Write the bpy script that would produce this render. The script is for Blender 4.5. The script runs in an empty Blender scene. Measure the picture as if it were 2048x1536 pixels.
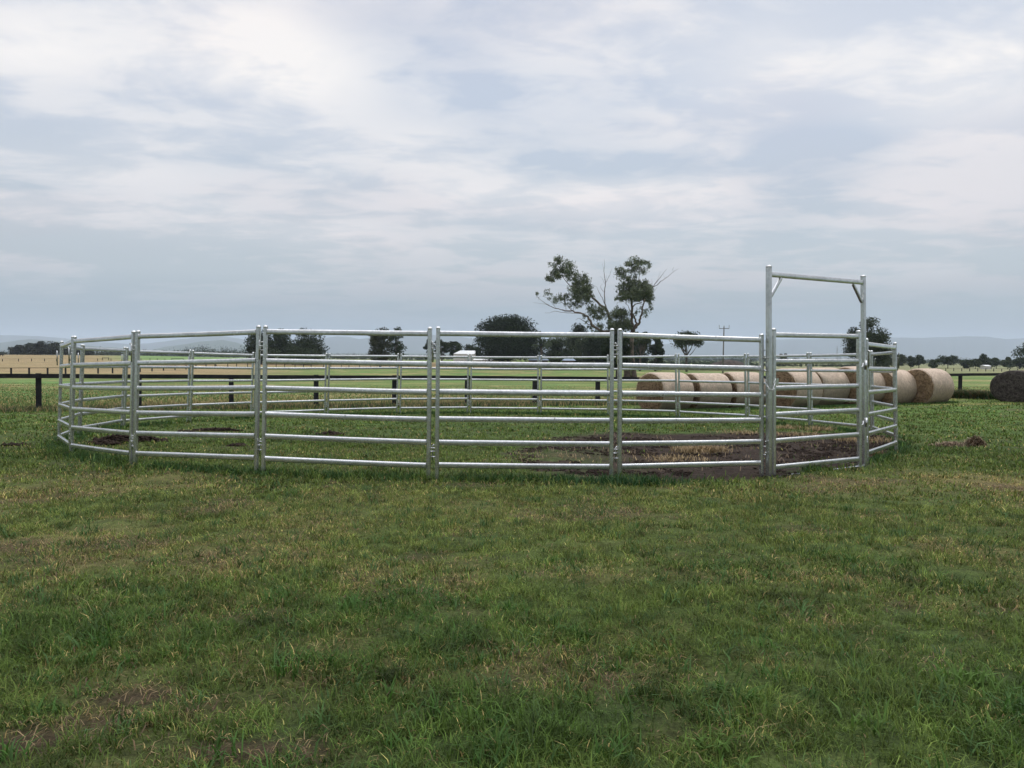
import bpy, math, random
import numpy as np
from mathutils import Vector, Matrix
R = math.radians
rng = np.random.default_rng(7)
random.seed(7)
sc = bpy.context.scene
col = sc.collection

# ------------------------------------------------------------------ camera
F = 1643.5; PITCH = 0.031785; ROLL = 0.0079; EYE = 1.44
cam = bpy.data.cameras.new('camera'); camo = bpy.data.objects.new('camera', cam); col.objects.link(camo)
cam.sensor_width = 36; cam.lens = F / 2048 * 36; cam.clip_start = 0.05; cam.clip_end = 60000
ex = Vector((1, 0, 0)); ey = Vector((0, math.cos(PITCH), -math.sin(PITCH))); ez = Vector((0, math.sin(PITCH), math.cos(PITCH)))
c_, s_ = math.cos(ROLL), math.sin(ROLL)
right = c_ * ex + s_ * ez; up = -s_ * ex + c_ * ez
M = Matrix((right, up, -ey)).transposed().to_4x4(); M.translation = Vector((0, 0, EYE))
camo.matrix_world = M
sc.camera = camo

def at(px, py, d):
    "world point seen at photo pixel (px,py) at camera depth d"
    du, dv = px - 1024, py - 768
    u = c_ * du + s_ * dv; v = -s_ * du + c_ * dv
    p = ex * (u / F * d) + ey * d + ez * (-v / F * d)
    return Vector((p.x, p.y, p.z + EYE))

# ------------------------------------------------------------------ light, exposure
SUN_EL, SUN_AZ = R(52), R(55)        # azimuth clockwise from the view direction (+Y)
CLOUD_K = 1.0
world = bpy.data.worlds.new('World'); sc.world = world; world.use_nodes = True
sun = bpy.data.lights.new('sun', 'SUN'); suno = bpy.data.objects.new('sun', sun); col.objects.link(suno)
sun.energy = 0.9; sun.angle = R(25); sun.color = (1.0, 0.97, 0.92)
sd = Vector((math.sin(SUN_AZ) * math.cos(SUN_EL), math.cos(SUN_AZ) * math.cos(SUN_EL), math.sin(SUN_EL)))
suno.rotation_euler = sd.to_track_quat('Z', 'Y').to_euler()
sc.view_settings.view_transform = 'Standard'; sc.view_settings.look = 'None'
sc.view_settings.gamma = 1; sc.view_settings.use_curve_mapping = False
sc.view_settings.exposure = 0.0
sc.cycles.volume_bounces = 1
sc.cycles.transparent_max_bounces = 8

class NT:
    def __init__(s, tree):
        s.t = tree; s.n = tree.nodes; s.l = tree.links
    def node(s, typ, ins=None, **kw):
        nd = s.n.new(typ)
        for k, v in kw.items(): setattr(nd, k, v)
        if ins:
            for k, v in ins.items(): s.put(nd.inputs[k], v)
        return nd
    def put(s, sock, v):
        if hasattr(v, 'is_output') or isinstance(v, bpy.types.NodeSocket): s.l.new(v, sock)
        else: sock.default_value = v
    def math(s, op, a, b=0.0, c=0.0, clamp=False):
        nd = s.node('ShaderNodeMath', {0: a, 1: b, 2: c}, operation=op, use_clamp=clamp); return nd.outputs[0]
    def vmath(s, op, a, b=(0, 0, 0), out=0):
        nd = s.node('ShaderNodeVectorMath', {0: a, 1: b}, operation=op); return nd.outputs[out]
    def mix(s, f, a, b, typ='RGBA', blend='MIX'):
        nd = s.node('ShaderNodeMix', data_type=typ, clamp_factor=True)
        if typ == 'RGBA': nd.blend_type = blend; s.put(nd.inputs[0], f); s.put(nd.inputs[6], a); s.put(nd.inputs[7], b); return nd.outputs[2]
        s.put(nd.inputs[0], f); s.put(nd.inputs[2], a); s.put(nd.inputs[3], b); return nd.outputs[0]
    def noise(s, vec, scale, detail=4, rough=0.5, dist=0.0, out=0):
        nd = s.node('ShaderNodeTexNoise', {'Vector': vec, 'Scale': scale, 'Detail': detail, 'Roughness': rough, 'Distortion': dist}); return nd.outputs[out]
    def maprange(s, v, a, b, c=0.0, d=1.0, smooth=True):
        nd = s.node('ShaderNodeMapRange', {'Value': v, 'From Min': a, 'From Max': b, 'To Min': c, 'To Max': d}, clamp=True)
        nd.interpolation_type = 'SMOOTHSTEP' if smooth else 'LINEAR'; return nd.outputs[0]

def srgb(r, g, b):
    f = lambda c: (c / 255 / 12.92) if c / 255 <= 0.04045 else ((c / 255 + 0.055) / 1.055) ** 2.4
    return (f(r), f(g), f(b), 1.0)

# ---- world: Nishita sky seen through a broken layer of stratocumulus
w = NT(world.node_tree)
for n in list(w.n): w.n.remove(n)
out = w.node('ShaderNodeOutputWorld'); bg = w.node('ShaderNodeBackground', {'Strength': 0.1})
w.l.new(bg.outputs[0], out.inputs[0])
sky = w.node('ShaderNodeTexSky', sky_type='NISHITA', sun_disc=False, sun_elevation=SUN_EL, sun_rotation=SUN_AZ, air_density=1.0, dust_density=1.5)
tc = w.node('ShaderNodeTexCoord').outputs['Generated']
d = w.vmath('NORMALIZE', tc)
sep = w.node('ShaderNodeSeparateXYZ', {0: d}); dx, dy, dz = sep.outputs
zz = w.math('MAXIMUM', dz, 0.0)
den = w.math('ADD', zz, 0.11)
cx = w.math('DIVIDE', dx, den); cy = w.math('DIVIDE', dy, den)
cp = w.node('ShaderNodeCombineXYZ', {0: cx, 1: cy, 2: 3.7}).outputs[0]
cps = w.node('ShaderNodeCombineXYZ', {0: w.math('MULTIPLY', cx, 0.75), 1: cy, 2: 1.3}).outputs[0]
n1 = w.noise(cp, 1.5, 6, 0.55, 0.35)
n2 = w.noise(cps, 4.2, 6, 0.55, 0.45)
n3 = w.noise(cp, 0.45, 2, 0.5, 0.0)
lv = w.node('ShaderNodeCombineXYZ', {0: w.math('MULTIPLY', dx, 4.5), 1: w.math('MULTIPLY', dz, 30.0), 2: w.math('MULTIPLY', dy, 2.0)}).outputs[0]
n4 = w.noise(lv, 1.0, 5, 0.55, 0.4)
n4 = w.math('MULTIPLY', w.math('SUBTRACT', n4, 0.5), w.maprange(dz, 0.04, 0.16, 1.1, 0.0))
nn = w.math('ADD', n4, w.math('ADD', w.math('ADD', w.math('MULTIPLY', n1, 0.95), w.math('MULTIPLY', n2, 0.75)), w.math('MULTIPLY', n3, 0.5)))
cloud = w.maprange(nn, 0.97, 1.23)
# individual bright and thin places in the cloud deck (directions in the sky)
def spot(px, py, rx, ry, amp):
    v = at(px, py, 1.0) - Vector((0, 0, EYE)); v.normalize()
    # local tangent frame so that a spot is an ellipse on the sky
    rgt = Vector((v.y, -v.x, 0)).normalized(); upv = rgt.cross(v)
    a = w.math('MULTIPLY', w.vmath('DOT_PRODUCT', d, tuple(rgt), out=1), F / rx)
    b = w.math('MULTIPLY', w.math('SUBTRACT', w.vmath('DOT_PRODUCT', d, tuple(upv), out=1), 0.0), F / ry)
    q = w.math('ADD', w.math('MULTIPLY', a, a), w.math('MULTIPLY', b, b))
    front = w.math('GREATER_THAN', w.vmath('DOT_PRODUCT', d, tuple(v), out=1), 0.3)
    return w.math('MULTIPLY', w.math('MULTIPLY', w.math('EXPONENT', w.math('MULTIPLY', q, -1.0)), front), amp)
wob = w.noise(cp, 2.6, 6, 0.6, 0.5)
spots = [(560, 110, 190, 75, .55), (900, 300, 130, 70, .4), (1240, 395, 270, 40, .5), (1520, 115, 150, 60, .35), (1960, 165, 170, 70, .6),
         (60, 110, 150, 70, .3), (250, 330, 160, 50, .22), (650, 470, 260, 30, .25), (1850, 420, 180, 60, .15), (120, 410, 160, 30, .2),
         (860, 110, 120, 130, -.6), (700, 30, 90, 60, -.35), (1000, 240, 110, 70, -.45), (1190, 200, 130, 60, -.25), (1080, 300, 170, 40, -.35), (1280, 330, 170, 28, -.35),
         (1600, 370, 95, 75, -.65), (1680, 300, 90, 40, -.35), (230, 190, 220, 30, -.2), (60, 370, 120, 16, -.3), (400, 320, 240, 30, -.2), (60, 240, 120, 40, -.15), (1000, 455, 160, 18, -.2)]
acc = None
for sp in spots:
    o = spot(*sp); acc = o if acc is None else w.math('ADD', acc, o)
acc = w.math('MULTIPLY', acc, w.math('ADD', -0.15, w.math('MULTIPLY', wob, 2.2)))
cl = w.math('ADD', w.math('MULTIPLY', cloud, 0.52), w.math('ADD', acc, 0.16), clamp=True)
el = w.math('ARCSINE', zz)
t = w.maprange(el, R(0.0), R(19), 0, 1)
lowdark = w.node('ShaderNodeValToRGB', {0: t}); lowlite = w.node('ShaderNodeValToRGB', {0: t})
def ramp(nd, stops):
    cr = nd.color_ramp
    while len(cr.elements) < len(stops): cr.elements.new(0.5)
    for e, (p, c) in zip(cr.elements, stops): e.position = p; e.color = c
ramp(lowdark, [(0, srgb(128, 147, 164)), (0.06, srgb(140, 158, 172)), (0.2, srgb(172, 186, 196)), (0.5, srgb(188, 201, 214)), (1.0, srgb(196, 208, 227))])
ramp(lowlite, [(0, srgb(134, 152, 167)), (0.06, srgb(160, 173, 184)), (0.2, srgb(213, 214, 221)), (0.5, srgb(238, 237, 242)), (1.0, srgb(250, 250, 252))])
cc = w.mix(cl, lowdark.outputs[0], lowlite.outputs[0])
warm = w.noise(cp, 0.9, 2, 0.5)
cc = w.mix(w.maprange(warm, 0.4, 0.6, 0, 0.5), cc, (1.0, 0.95, 0.95, 1), blend='MULTIPLY')
cc10 = w.node('ShaderNodeVectorMath', {0: cc, 1: (10.35 * CLOUD_K, 10.05 * CLOUD_K, 9.75 * CLOUD_K)}, operation='MULTIPLY').outputs[0]
# an overcast deck is brightest overhead
zen = w.maprange(el, R(24), R(58), 1.0, 3.2)
cc10 = w.node('ShaderNodeVectorMath', {0: cc10}, operation='SCALE'); w.put(cc10.inputs['Scale'], zen); cc10 = cc10.outputs[0]
skyk = w.node('ShaderNodeVectorMath', {0: sky.outputs[0], 1: (1.6, 1.6, 1.6)}, operation='MULTIPLY').outputs[0]
# thin cloud lets a little of the blue behind it through
thin = w.math('MULTIPLY', w.math('SUBTRACT', 1.0, cl), 0.07)
w.l.new(w.mix(thin, cc10, skyk), bg.inputs[0])

# ------------------------------------------------------------------ helpers
def tag(o, label=None, cat=None, group=None, kind=None):
    if label: o['label'] = label
    if cat: o['category'] = cat
    if group: o['group'] = group
    if kind: o['kind'] = kind
    return o

def empty(name, loc, label, cat, group=None):
    o = bpy.data.objects.new(name, None); col.objects.link(o); o.location = loc; o.empty_display_size = 0.2
    return tag(o, label, cat, group)

def mesh_np(name, V, tris, mat, parent=None, smooth=False, colour=None, quads=None):
    "V Nx3, tris Mx3 (and quads Kx4); colour = Nx3 real albedo per point"
    me = bpy.data.meshes.new(name)
    V = np.asarray(V, dtype=np.float32)
    if parent is not None: V = V - np.array(parent.location, dtype=np.float32)
    nt = 0 if tris is None else len(tris); nq = 0 if quads is None else len(quads)
    me.vertices.add(len(V)); me.vertices.foreach_set('co', V.ravel())
    loops = []
    if nt: loops.append(np.asarray(tris, dtype=np.int32).ravel())
    if nq: loops.append(np.asarray(quads, dtype=np.int32).ravel())
    loops = np.concatenate(loops)
    me.loops.add(len(loops)); me.loops.foreach_set('vertex_index', loops)
    me.polygons.add(nt + nq)
    st = np.concatenate([np.arange(nt) * 3, nt * 3 + np.arange(nq) * 4]).astype(np.int32)
    me.polygons.foreach_set('loop_start', st)
    me.polygons.foreach_set('loop_total', np.concatenate([np.full(nt, 3), np.full(nq, 4)]).astype(np.int32))
    me.update(calc_edges=True)
    if smooth: me.polygons.foreach_set('use_smooth', np.ones(nt + nq, dtype=bool))
    if colour is not None:
        a = me.attributes.new('col', 'FLOAT_COLOR', 'POINT')
        c4 = np.ones((len(V), 4), dtype=np.float32); c4[:, :3] = colour
        a.data.foreach_set('color', c4.ravel())
    me.materials.append(mat)
    o = bpy.data.objects.new(name, me); col.objects.link(o)
    if parent is not None: o.parent = parent
    return o

class MB:
    "collects shapes for ONE mesh"
    def __init__(s): s.v = []; s.f = []
    def add(s, vs, fs):
        n = len(s.v); s.v += [tuple(v) for v in vs]; s.f += [tuple(i + n for i in f) for f in fs]
    def sweep(s, prof, A, B, side, upv):
        "profile [(a,b)] swept from A to B, a along side, b along upv"
        A = Vector(A); B = Vector(B); n = len(prof)
        vs = [A + side * a + upv * b for a, b in prof] + [B + side * a + upv * b for a, b in prof]
        fs = [(i, (i + 1) % n, (i + 1) % n + n, i + n) for i in range(n)] + [tuple(range(n))[::-1], tuple(range(n, 2 * n))]
        s.add(vs, fs)
    def box(s, c, sx, sy, sz, rz=0):
        c = Vector(c); ca, sa = math.cos(rz), math.sin(rz)
        vs = []
        for z in (-1, 1):
            for x, y in ((-1, -1), (1, -1), (1, 1), (-1, 1)):
                a, b = x * sx / 2, y * sy / 2
                vs.append(c + Vector((ca * a - sa * b, sa * a + ca * b, z * sz / 2)))
        s.add(vs, [(3, 2, 1, 0), (4, 5, 6, 7), (0, 1, 5, 4), (1, 2, 6, 5), (2, 3, 7, 6), (3, 0, 4, 7)])
    def tube(s, pts, rad, n=6, cap=True):
        pts = [Vector(p) for p in pts]
        rad = rad if isinstance(rad, (list, tuple)) else [rad] * len(pts)
        rings = []
        prev = None
        for i, p in enumerate(pts):
            t = (pts[min(i + 1, len(pts) - 1)] - pts[max(i - 1, 0)]).normalized()
            if prev is None:
                a = t.orthogonal().normalized()
            else:
                a = (prev - t * prev.dot(t)).normalized()
            prev = a; b = t.cross(a)
            rings.append([p + (a * math.cos(2 * math.pi * k / n) + b * math.sin(2 * math.pi * k / n)) * rad[i] for k in range(n)])
        vs = [v for r in rings for v in r]; fs = []
        for i in range(len(pts) - 1):
            for k in range(n): fs.append((i * n + k, i * n + (k + 1) % n, (i + 1) * n + (k + 1) % n, (i + 1) * n + k))
        if cap: fs += [tuple(range(n))[::-1], tuple((len(pts) - 1) * n + k for k in range(n))]
        s.add(vs, fs)
    def build(s, name, mat, parent=None, smooth=False, angle=None):
        me = bpy.data.meshes.new(name)
        off = Vector(parent.location) if parent is not None else Vector((0, 0, 0))
        if parent is not None and parent.parent is not None: off = off + Vector(parent.parent.location)
        me.from_pydata([tuple(Vector(v) - off) for v in s.v], [], s.f); me.update()
        if smooth:
            me.polygons.foreach_set('use_smooth', [True] * len(me.polygons))
            if angle: me.set_sharp_from_angle(angle=angle)
        me.materials.append(mat)
        o = bpy.data.objects.new(name, me); col.objects.link(o)
        if parent is not None: o.parent = parent
        return o

def lone(o, base):
    "give a one-mesh thing its origin at its base"
    b = Vector(base); o.data.transform(Matrix.Translation(-b)); o.location = b; return o

# value noise
_T = rng.random((256, 256))
def vnoise(x, y):
    xi = np.floor(x).astype(int); yi = np.floor(y).astype(int); fx = x - xi; fy = y - yi
    fx = fx * fx * (3 - 2 * fx); fy = fy * fy * (3 - 2 * fy)
    g = lambda a, b: _T[a & 255, b & 255]
    return (g(xi, yi) * (1 - fx) + g(xi + 1, yi) * fx) * (1 - fy) + (g(xi, yi + 1) * (1 - fx) + g(xi + 1, yi + 1) * fx) * fy
def fbm(x, y, s=1.0, o=4, seed=0):
    r = 0; a = 1; t = 0
    for i in range(o):
        r = r + a * vnoise(x * s + 17.3 * i + seed * 31.7, y * s - 9.1 * i + seed * 11.3); t += a; a *= 0.55; s *= 2.03
    return r / t
def sstep(a, b, x):
    t = np.clip((x - a) / (b - a), 0, 1); return t * t * (3 - 2 * t)

# ------------------------------------------------------------------ terrain height
def height(x, y):
    x = np.asarray(x, dtype=float); y = np.asarray(y, dtype=float)
    yy = np.maximum(y, -30)
    near = 0.00203 * np.clip(x, -25, 25) - 0.0178 * (np.minimum(yy, 26) - 9)
    far = np.interp(y, [26, 32, 60, 100, 150, 300, 20000], [-0.303, -0.42, -1.15, -1.75, -2.2, -2.55, -2.55])
    z = np.where(y > 26, 0.00203 * np.clip(x, -25, 25) + far, near)
    z = z + 0.02 * np.clip(x - 7, 0, 18) * sstep(20, 30, y) * (1 - sstep(60, 140, y))
    u = x / np.maximum(y, 1)
    amp = np.interp(u, [-0.7, -0.45, -0.3, -0.12, -0.05, 0.1, 0.17, 0.3], [3.4, 3.4, 2.2, 0.9, 2.7, 2.6, 1.2, 0.0])
    st = np.interp(u, [-0.7, -0.3, -0.12, 0.1], [160, 200, 300, 290]); en = np.interp(u, [-0.7, -0.3, -0.12, 0.1], [640, 600, 380, 380])
    z = z + amp * sstep(0, 1, (y - st) / (en - st)) * (1 - sstep(700, 1300, y))
    # gentle unevenness
    z = z + 0.02 * (fbm(x, y, 0.5, 3, 1) - 0.5) * (1 - sstep(200, 400, y)) + 0.05 * (fbm(x, y, 0.08, 2, 2) - 0.5) * sstep(28, 60, y)
    return z
def gz(x, y): return float(height(x, y))
def ground(px, py):
    "where the ray of a photo pixel meets the ground"
    lo = 1.0; prev = 1.0
    dd = 1.5
    while dd < 20000:
        p = at(px, py, dd)
        if p.z < gz(p.x, p.y): break
        prev = dd; dd *= 1.04
    a, b = prev, dd
    for _ in range(18):
        m = (a + b) / 2; p = at(px, py, m)
        if p.z < gz(p.x, p.y): b = m
        else: a = m
    return at(px, py, b)

# ------------------------------------------------------------------ pen joints (x, y, base z)
JOINT = [(-7.801, 14.094, -0.132), (-8.512, 16.126, -0.164), (-8.679, 18.277, -0.192), (-8.002, 20.317, -0.230), (-7.052, 22.282, -0.266), (-5.365, 23.693, -0.269), (-3.419, 24.730, -0.261), (-1.321, 25.350, -0.273), (0.851, 25.201, -0.275), (2.927, 24.534, -0.250), (4.717, 23.268, -0.212), (6.240, 21.673, -0.198), (7.175, 19.676, -0.177), (7.736, 17.552, -0.154), (7.242, 15.447, -0.127), (6.330, 13.465, -0.062), (5.066, 11.685, -0.042), (3.223, 10.408, -0.036), (1.236, 9.710, -0.009), (-0.933, 9.698, -0.008), (-3.109, 10.115, 0.009), (-5.053, 10.918, -0.037), (-6.633, 12.308, -0.084)]
JP = np.array(JOINT)[:, :2]
def ring_dist(x, y):
    d = np.full(np.shape(x), 1e9)
    for i in range(len(JP)):
        a = JP[i]; b = JP[(i + 1) % len(JP)]; e = b - a; L2 = e @ e
        t = np.clip(((x - a[0]) * e[0] + (y - a[1]) * e[1]) / L2, 0, 1)
        d = np.minimum(d, np.hypot(x - a[0] - t * e[0], y - a[1] - t * e[1]))
    return d
def in_poly(x, y, P):
    c = np.zeros(np.shape(x), bool); n = len(P); j = n - 1
    for i in range(n):
        xi, yi = P[i]; xj, yj = P[j]
        c ^= ((yi > y) != (yj > y)) & (x < (xj - xi) * (y - yi) / (yj - yi + 1e-12) + xi); j = i
    return c
def poly_sd(x, y, P):
    d = np.full(np.shape(x), 1e9)
    for i in range(len(P)):
        a = np.array(P[i]); b = np.array(P[(i + 1) % len(P)]); e = b - a; L2 = e @ e + 1e-9
        t = np.clip(((x - a[0]) * e[0] + (y - a[1]) * e[1]) / L2, 0, 1)
        d = np.minimum(d, np.hypot(x - a[0] - t * e[0], y - a[1] - t * e[1]))
    return np.where(in_poly(x, y, P), d, -d)
MUDPX = [(1000, 905), (1100, 874), (1230, 864), (1400, 866), (1500, 862), (1560, 852), (1640, 855), (1740, 868), (1790, 872), (1792, 900), (1745, 922), (1700, 934), (1545, 956), (1400, 961), (1240, 964), (1085, 960), (1110, 944), (1010, 930)]
MUD = [(p.x, p.y) for p in (ground(*q) for q in MUDPX)]
def mud_w(x, y):
    x = np.asarray(x, float); y = np.asarray(y, float)
    w_ = np.zeros(x.shape); m = (y > 7) & (y < 18) & (x > -3) & (x < 10)
    if m.any():
        xs, ys = x[m], y[m]
        sd_ = poly_sd(xs, ys, MUD) + 0.12 + (fbm(xs, ys, 1.6, 4, 5) - 0.5) * 1.0
        v = sstep(-0.12, 0.35, sd_)
        # patchy towards the left end
        v = v * (1 - 0.5 * sstep(2.2, 0.2, xs) * sstep(0.40, 0.55, fbm(xs, ys, 2.3, 3, 6)))
        w_[m] = v
    return w_
# patches of dry / lush / bare ground:  px, py, rx, ry, kind, strength
PATCH = [(1975, 965, 110, 22, 'd', 1.0), (1720, 972, 190, 18, 'd', .7), (1560, 985, 160, 16, 'd', .4), (270, 1035, 60, 9, 'd', .7), (400, 1090, 60, 12, 'd', .55), (640, 1050, 160, 25, 'd', .4),
         (740, 1150, 80, 28, 'd', .75), (930, 1160, 60, 40, 'd', .7), (800, 1185, 120, 22, 'b', .5), (1180, 1145, 120, 22, 'd', .6), (1000, 1020, 200, 20, 'd', .4), (1250, 1030, 160, 18, 'd', .35), (760, 1000, 90, 14, 'd', .5), (1150, 1365, 190, 26, 'd', .6), (1300, 1360, 120, 22, 'b', .4),
         (1560, 1330, 70, 18, 'd', .6), (1890, 1210, 60, 16, 'd', .6), (1640, 1250, 120, 30, 'b', .3), (1880, 1330, 100, 25, 'b', .35), (1560, 1450, 60, 25, 'd', .5), (1980, 1430, 60, 30, 'd', .45), (480, 1230, 120, 20, 'b', .4), (420, 1140, 60, 12, 'b', .5), (90, 1125, 120, 12, 'b', .35),
         (50, 1484, 120, 38, 'b', 1.3), (190, 1446, 110, 15, 'b', 1.0), (270, 1400, 100, 12, 'b', 1.1), (190, 1428, 60, 10, 'd', .7), (440, 1505, 120, 26, 'b', 1.2), (600, 1505, 90, 24, 'b', 1.0), (390, 1425, 50, 13, 'b', .8), (560, 1410, 110, 25, 'd', .35),
         (700, 930, 110, 8, 'b', .35), (940, 970, 90, 8, 'b', .6), (800, 885, 60, 8, 'd', .45), (760, 915, 80, 10, 'd', .4), (840, 895, 60, 10, 'd', .4),
         (160, 1260, 130, 50, 'l', .7), (1080, 1430, 330, 55, 'l', .9), (900, 1500, 200, 30, 'l', .6), (230, 1175, 110, 20, 'l', .5), (1000, 940, 130, 12, 'l', .6), (1430, 965, 150, 10, 'l', .8), (1640, 900, 30, 8, 'd', .2), (1850, 905, 160, 16, 'l', .8), (1400, 1060, 240, 25, 'l', .4), (1700, 1050, 180, 20, 'l', .4), (1850, 1170, 180, 20, 'l', .4), (1900, 1000, 160, 8, 'l', .8), (1500, 1010, 120, 14, 'l', .5),
         (300, 1000, 160, 16, 'l', .3), (700, 870, 260, 22, 'l', .7), (1500, 850, 220, 8, 'l', .5), (1300, 845, 300, 10, 'l', .6), (500, 850, 300, 12, 'l', .4),
         (50, 893, 50, 7, 'b', .7), (240, 885, 70, 9, 'b', .9), (420, 862, 60, 4, 'b', .7), (655, 870, 22, 5, 'b', .8), (470, 893, 20, 4, 'b', .6), (1985, 966, 110, 20, 'd', 1.3), (2010, 972, 60, 9, 'b', .8), (1700, 968, 130, 12, 'd', .8)]
PW = []
for (px, py, rx, ry, k, s) in PATCH:
    c = ground(px, py); e = ground(px + rx, py); n_ = ground(px, py - ry); m_ = ground(px, py + ry)
    PW.append((c.x, c.y, abs(e.x - c.x), max(0.12, abs(n_.y - m_.y) / 2), k, s))
def cover(x, y):
    "weights dry, bare, lush"
    x = np.asarray(x, float); y = np.asarray(y, float)
    base = fbm(x, y, 0.55, 5, 3); b2 = fbm(x, y, 1.9, 4, 8)
    dry = sstep(0.44, 0.68, base * 0.6 + b2 * 0.4) * 0.62
    lush_shade = sstep(0.5, 0.72, fbm(x, y, 0.8, 4, 12)) * 0.6
    bare = sstep(0.57, 0.74, fbm(x, y, 1.3, 4, 21)) * 0.55 * (y < 40)
    wx = (fbm(x, y, 2.2, 3, 30) - 0.5); wy = (fbm(x, y, 2.2, 3, 31) - 0.5)
    for (cx_, cy_, rx, ry, k, s) in PW:
        m = (np.abs(x - cx_) < rx * 2.6) & (np.abs(y - cy_) < ry * 2.6)
        if not m.any(): continue
        q = ((x[m] + wx[m] * rx * 1.3 - cx_) / rx) ** 2 + ((y[m] + wy[m] * ry * 1.3 - cy_) / ry) ** 2
        v = np.exp(-q * 0.9) * s
        if k == 'd': dry[m] = np.maximum(dry[m] * (1 - v * 0.3), v); lush_shade[m] *= 1 - v
        elif k == 'b': bare[m] = np.maximum(bare[m], v)
        else: lush_shade[m] = np.maximum(lush_shade[m], v); dry[m] *= 1 - v; bare[m] *= 1 - v
    yel = np.exp(-((y - 7.4) / 1.9) ** 2); dry = np.clip(dry * .82 + .12 * yel * sstep(.35, .6, b2), 0, 1); lush_shade = np.clip(lush_shade * (1 - .4 * yel) + .4 * (1 - sstep(3.6, 5.6, y)), 0, 1)  # last term paints foreground shade into the grass colour, darker green towards the camera
    rd = ring_dist(x, y)
    inside = in_poly(x, y, JP)
    ring = np.exp(-(rd / 0.35) ** 2)
    lush_shade = np.maximum(lush_shade, ring * 0.9); dry *= 1 - ring * 0.8; bare *= 1 - ring * 0.8
    bal = sstep(9, 14, y) * (y < 30)
    dry *= 1 - 0.75 * bal * (inside | (y > 13)); lush_shade = np.maximum(lush_shade, bal * 0.45)
    return np.clip(dry, 0, 1), np.clip(bare, 0, 1), np.clip(lush_shade, 0, 1)
FENCE_A = np.array([-14.7, 25.5]); FSLOPE = 0.44
def behind_fence(x, y): return y - (25.5 + FSLOPE * (x + 14.7))
C_GREEN = np.array([.075, .125, .026]); C_LUSH_SHADE = np.array([.048, .095, .022]); C_DRY = np.array([.24, .19, .072]); C_BARE = np.array([.080, .052, .034]); C_MUD = np.array([.032, .0225, .0165])
def gcol(x, y):
    x = np.asarray(x, float); y = np.asarray(y, float)
    dry, bare, lush_shade = cover(x, y); mud = mud_w(x, y)
    c = C_GREEN[None] * np.ones((x.size, 1))
    f = lambda c, t, w_: c * (1 - w_[:, None]) + t[None] * w_[:, None]
    c = f(c, C_LUSH_SHADE, lush_shade); c = f(c, C_DRY, dry); c = f(c, C_BARE, bare); c = f(c, C_MUD, mud)
    bf = behind_fence(x, y); u = x / np.maximum(y, 1)
    # paddock beyond the black fence
    pad = np.array([.105, .145, .042]); tan = np.array([.26, .205, .095]); brn = np.array([.13, .10, .055]); grn = np.array([.085, .165, .045])
    sx = x * 0.5
    k = fbm(sx, y, 0.22, 4, 40); k2 = fbm(sx, y, 0.6, 4, 41)
    padc = f(np.repeat(pad[None], x.size, 0), tan, sstep(0.50, 0.66, k * .6 + k2 * .4) * .8)
    padc = f(padc, grn, sstep(0.52, 0.70, fbm(sx, y, 0.15, 3, 44)) * .7)
    under = np.exp(-((bf - 0.6) / 1.3) ** 2) * (bf > -2.2)
    padc = f(padc, brn, under * 0.8 * sstep(0.3, 0.6, k2))
    c = f(c, np.zeros(3), np.zeros(x.size)); wpad = sstep(-1.0, 0.2, bf + (k2 - .5) * 1.5)
    c = c * (1 - wpad[:, None]) + padc * wpad[:, None]
    # distant paddocks
    far1 = np.array([.235, .172, .092]); far2 = np.array([.13, .20, .07]); far3 = np.array([.155, .15, .08])
    wf = sstep(120, 175, y) * sstep(-0.22, -0.36, u); c = f(c, far1, wf * (0.75 + .25 * k))
    wg = sstep(170, 330, y) * sstep(-0.52, -0.44, u) * sstep(-0.20, -0.28, u) * sstep(330, 420, y); c = f(c, far2, wg)
    wb = sstep(285, 300, y) * (1 - sstep(385, 420, y)) * sstep(-0.36, -0.3, u) * sstep(0.02, -0.04, u); c = f(c, far1 * .95, wb * .9)
    wr = sstep(180, 320, y) * sstep(0.2, 0.3, u); c = f(c, far3 * 1.1, wr * (0.6 + .4 * k))
    wv = sstep(650, 1100, y); kk = fbm(x, y, 0.004, 4, 50)
    plain = np.array([.10, .125, .06])[None] * (0.6 + 1.0 * kk[:, None]); plain = f(plain, np.array([.30, .27, .15]), sstep(.55, .68, kk) * .7)
    c = c * (1 - wv[:, None]) + plain * wv[:, None]
    return c

# ------------------------------------------------------------------ materials
def new_mat(name):
    m = bpy.data.materials.new(name); m.use_nodes = True
    t = NT(m.node_tree)
    for n in list(t.n): t.n.remove(n)
    o = t.node('ShaderNodeOutputMaterial'); b = t.node('ShaderNodeBsdfPrincipled'); t.l.new(b.outputs[0], o.inputs[0])
    return m, t, b, o
def mat_simple(name, c, rough=0.7, var=0.25, scale=3.0, metal=0.0, bump=0.0, spec=0.3):
    m, t, b, o = new_mat(name)
    tcn = t.node('ShaderNodeTexCoord').outputs['Object']
    n = t.noise(tcn, scale, 5, 0.6)
    k = t.maprange(n, 0.3, 0.7, 1 - var, 1 + var)
    cc = t.node('ShaderNodeVectorMath', {0: tuple(c[:3]), 1: (0, 0, 0)}, operation='SCALE'); t.put(cc.inputs['Scale'], k)
    t.l.new(cc.outputs[0], b.inputs['Base Color']); b.inputs['Roughness'].default_value = rough
    b.inputs['Metallic'].default_value = metal; b.inputs['Specular IOR Level'].default_value = spec
    if bump:
        bn = t.node('ShaderNodeBump', {'Strength': bump, 'Distance': 0.02, 'Height': t.noise(tcn, scale * 6, 4, 0.6)}); t.l.new(bn.outputs[0], b.inputs['Normal'])
    return m

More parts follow.
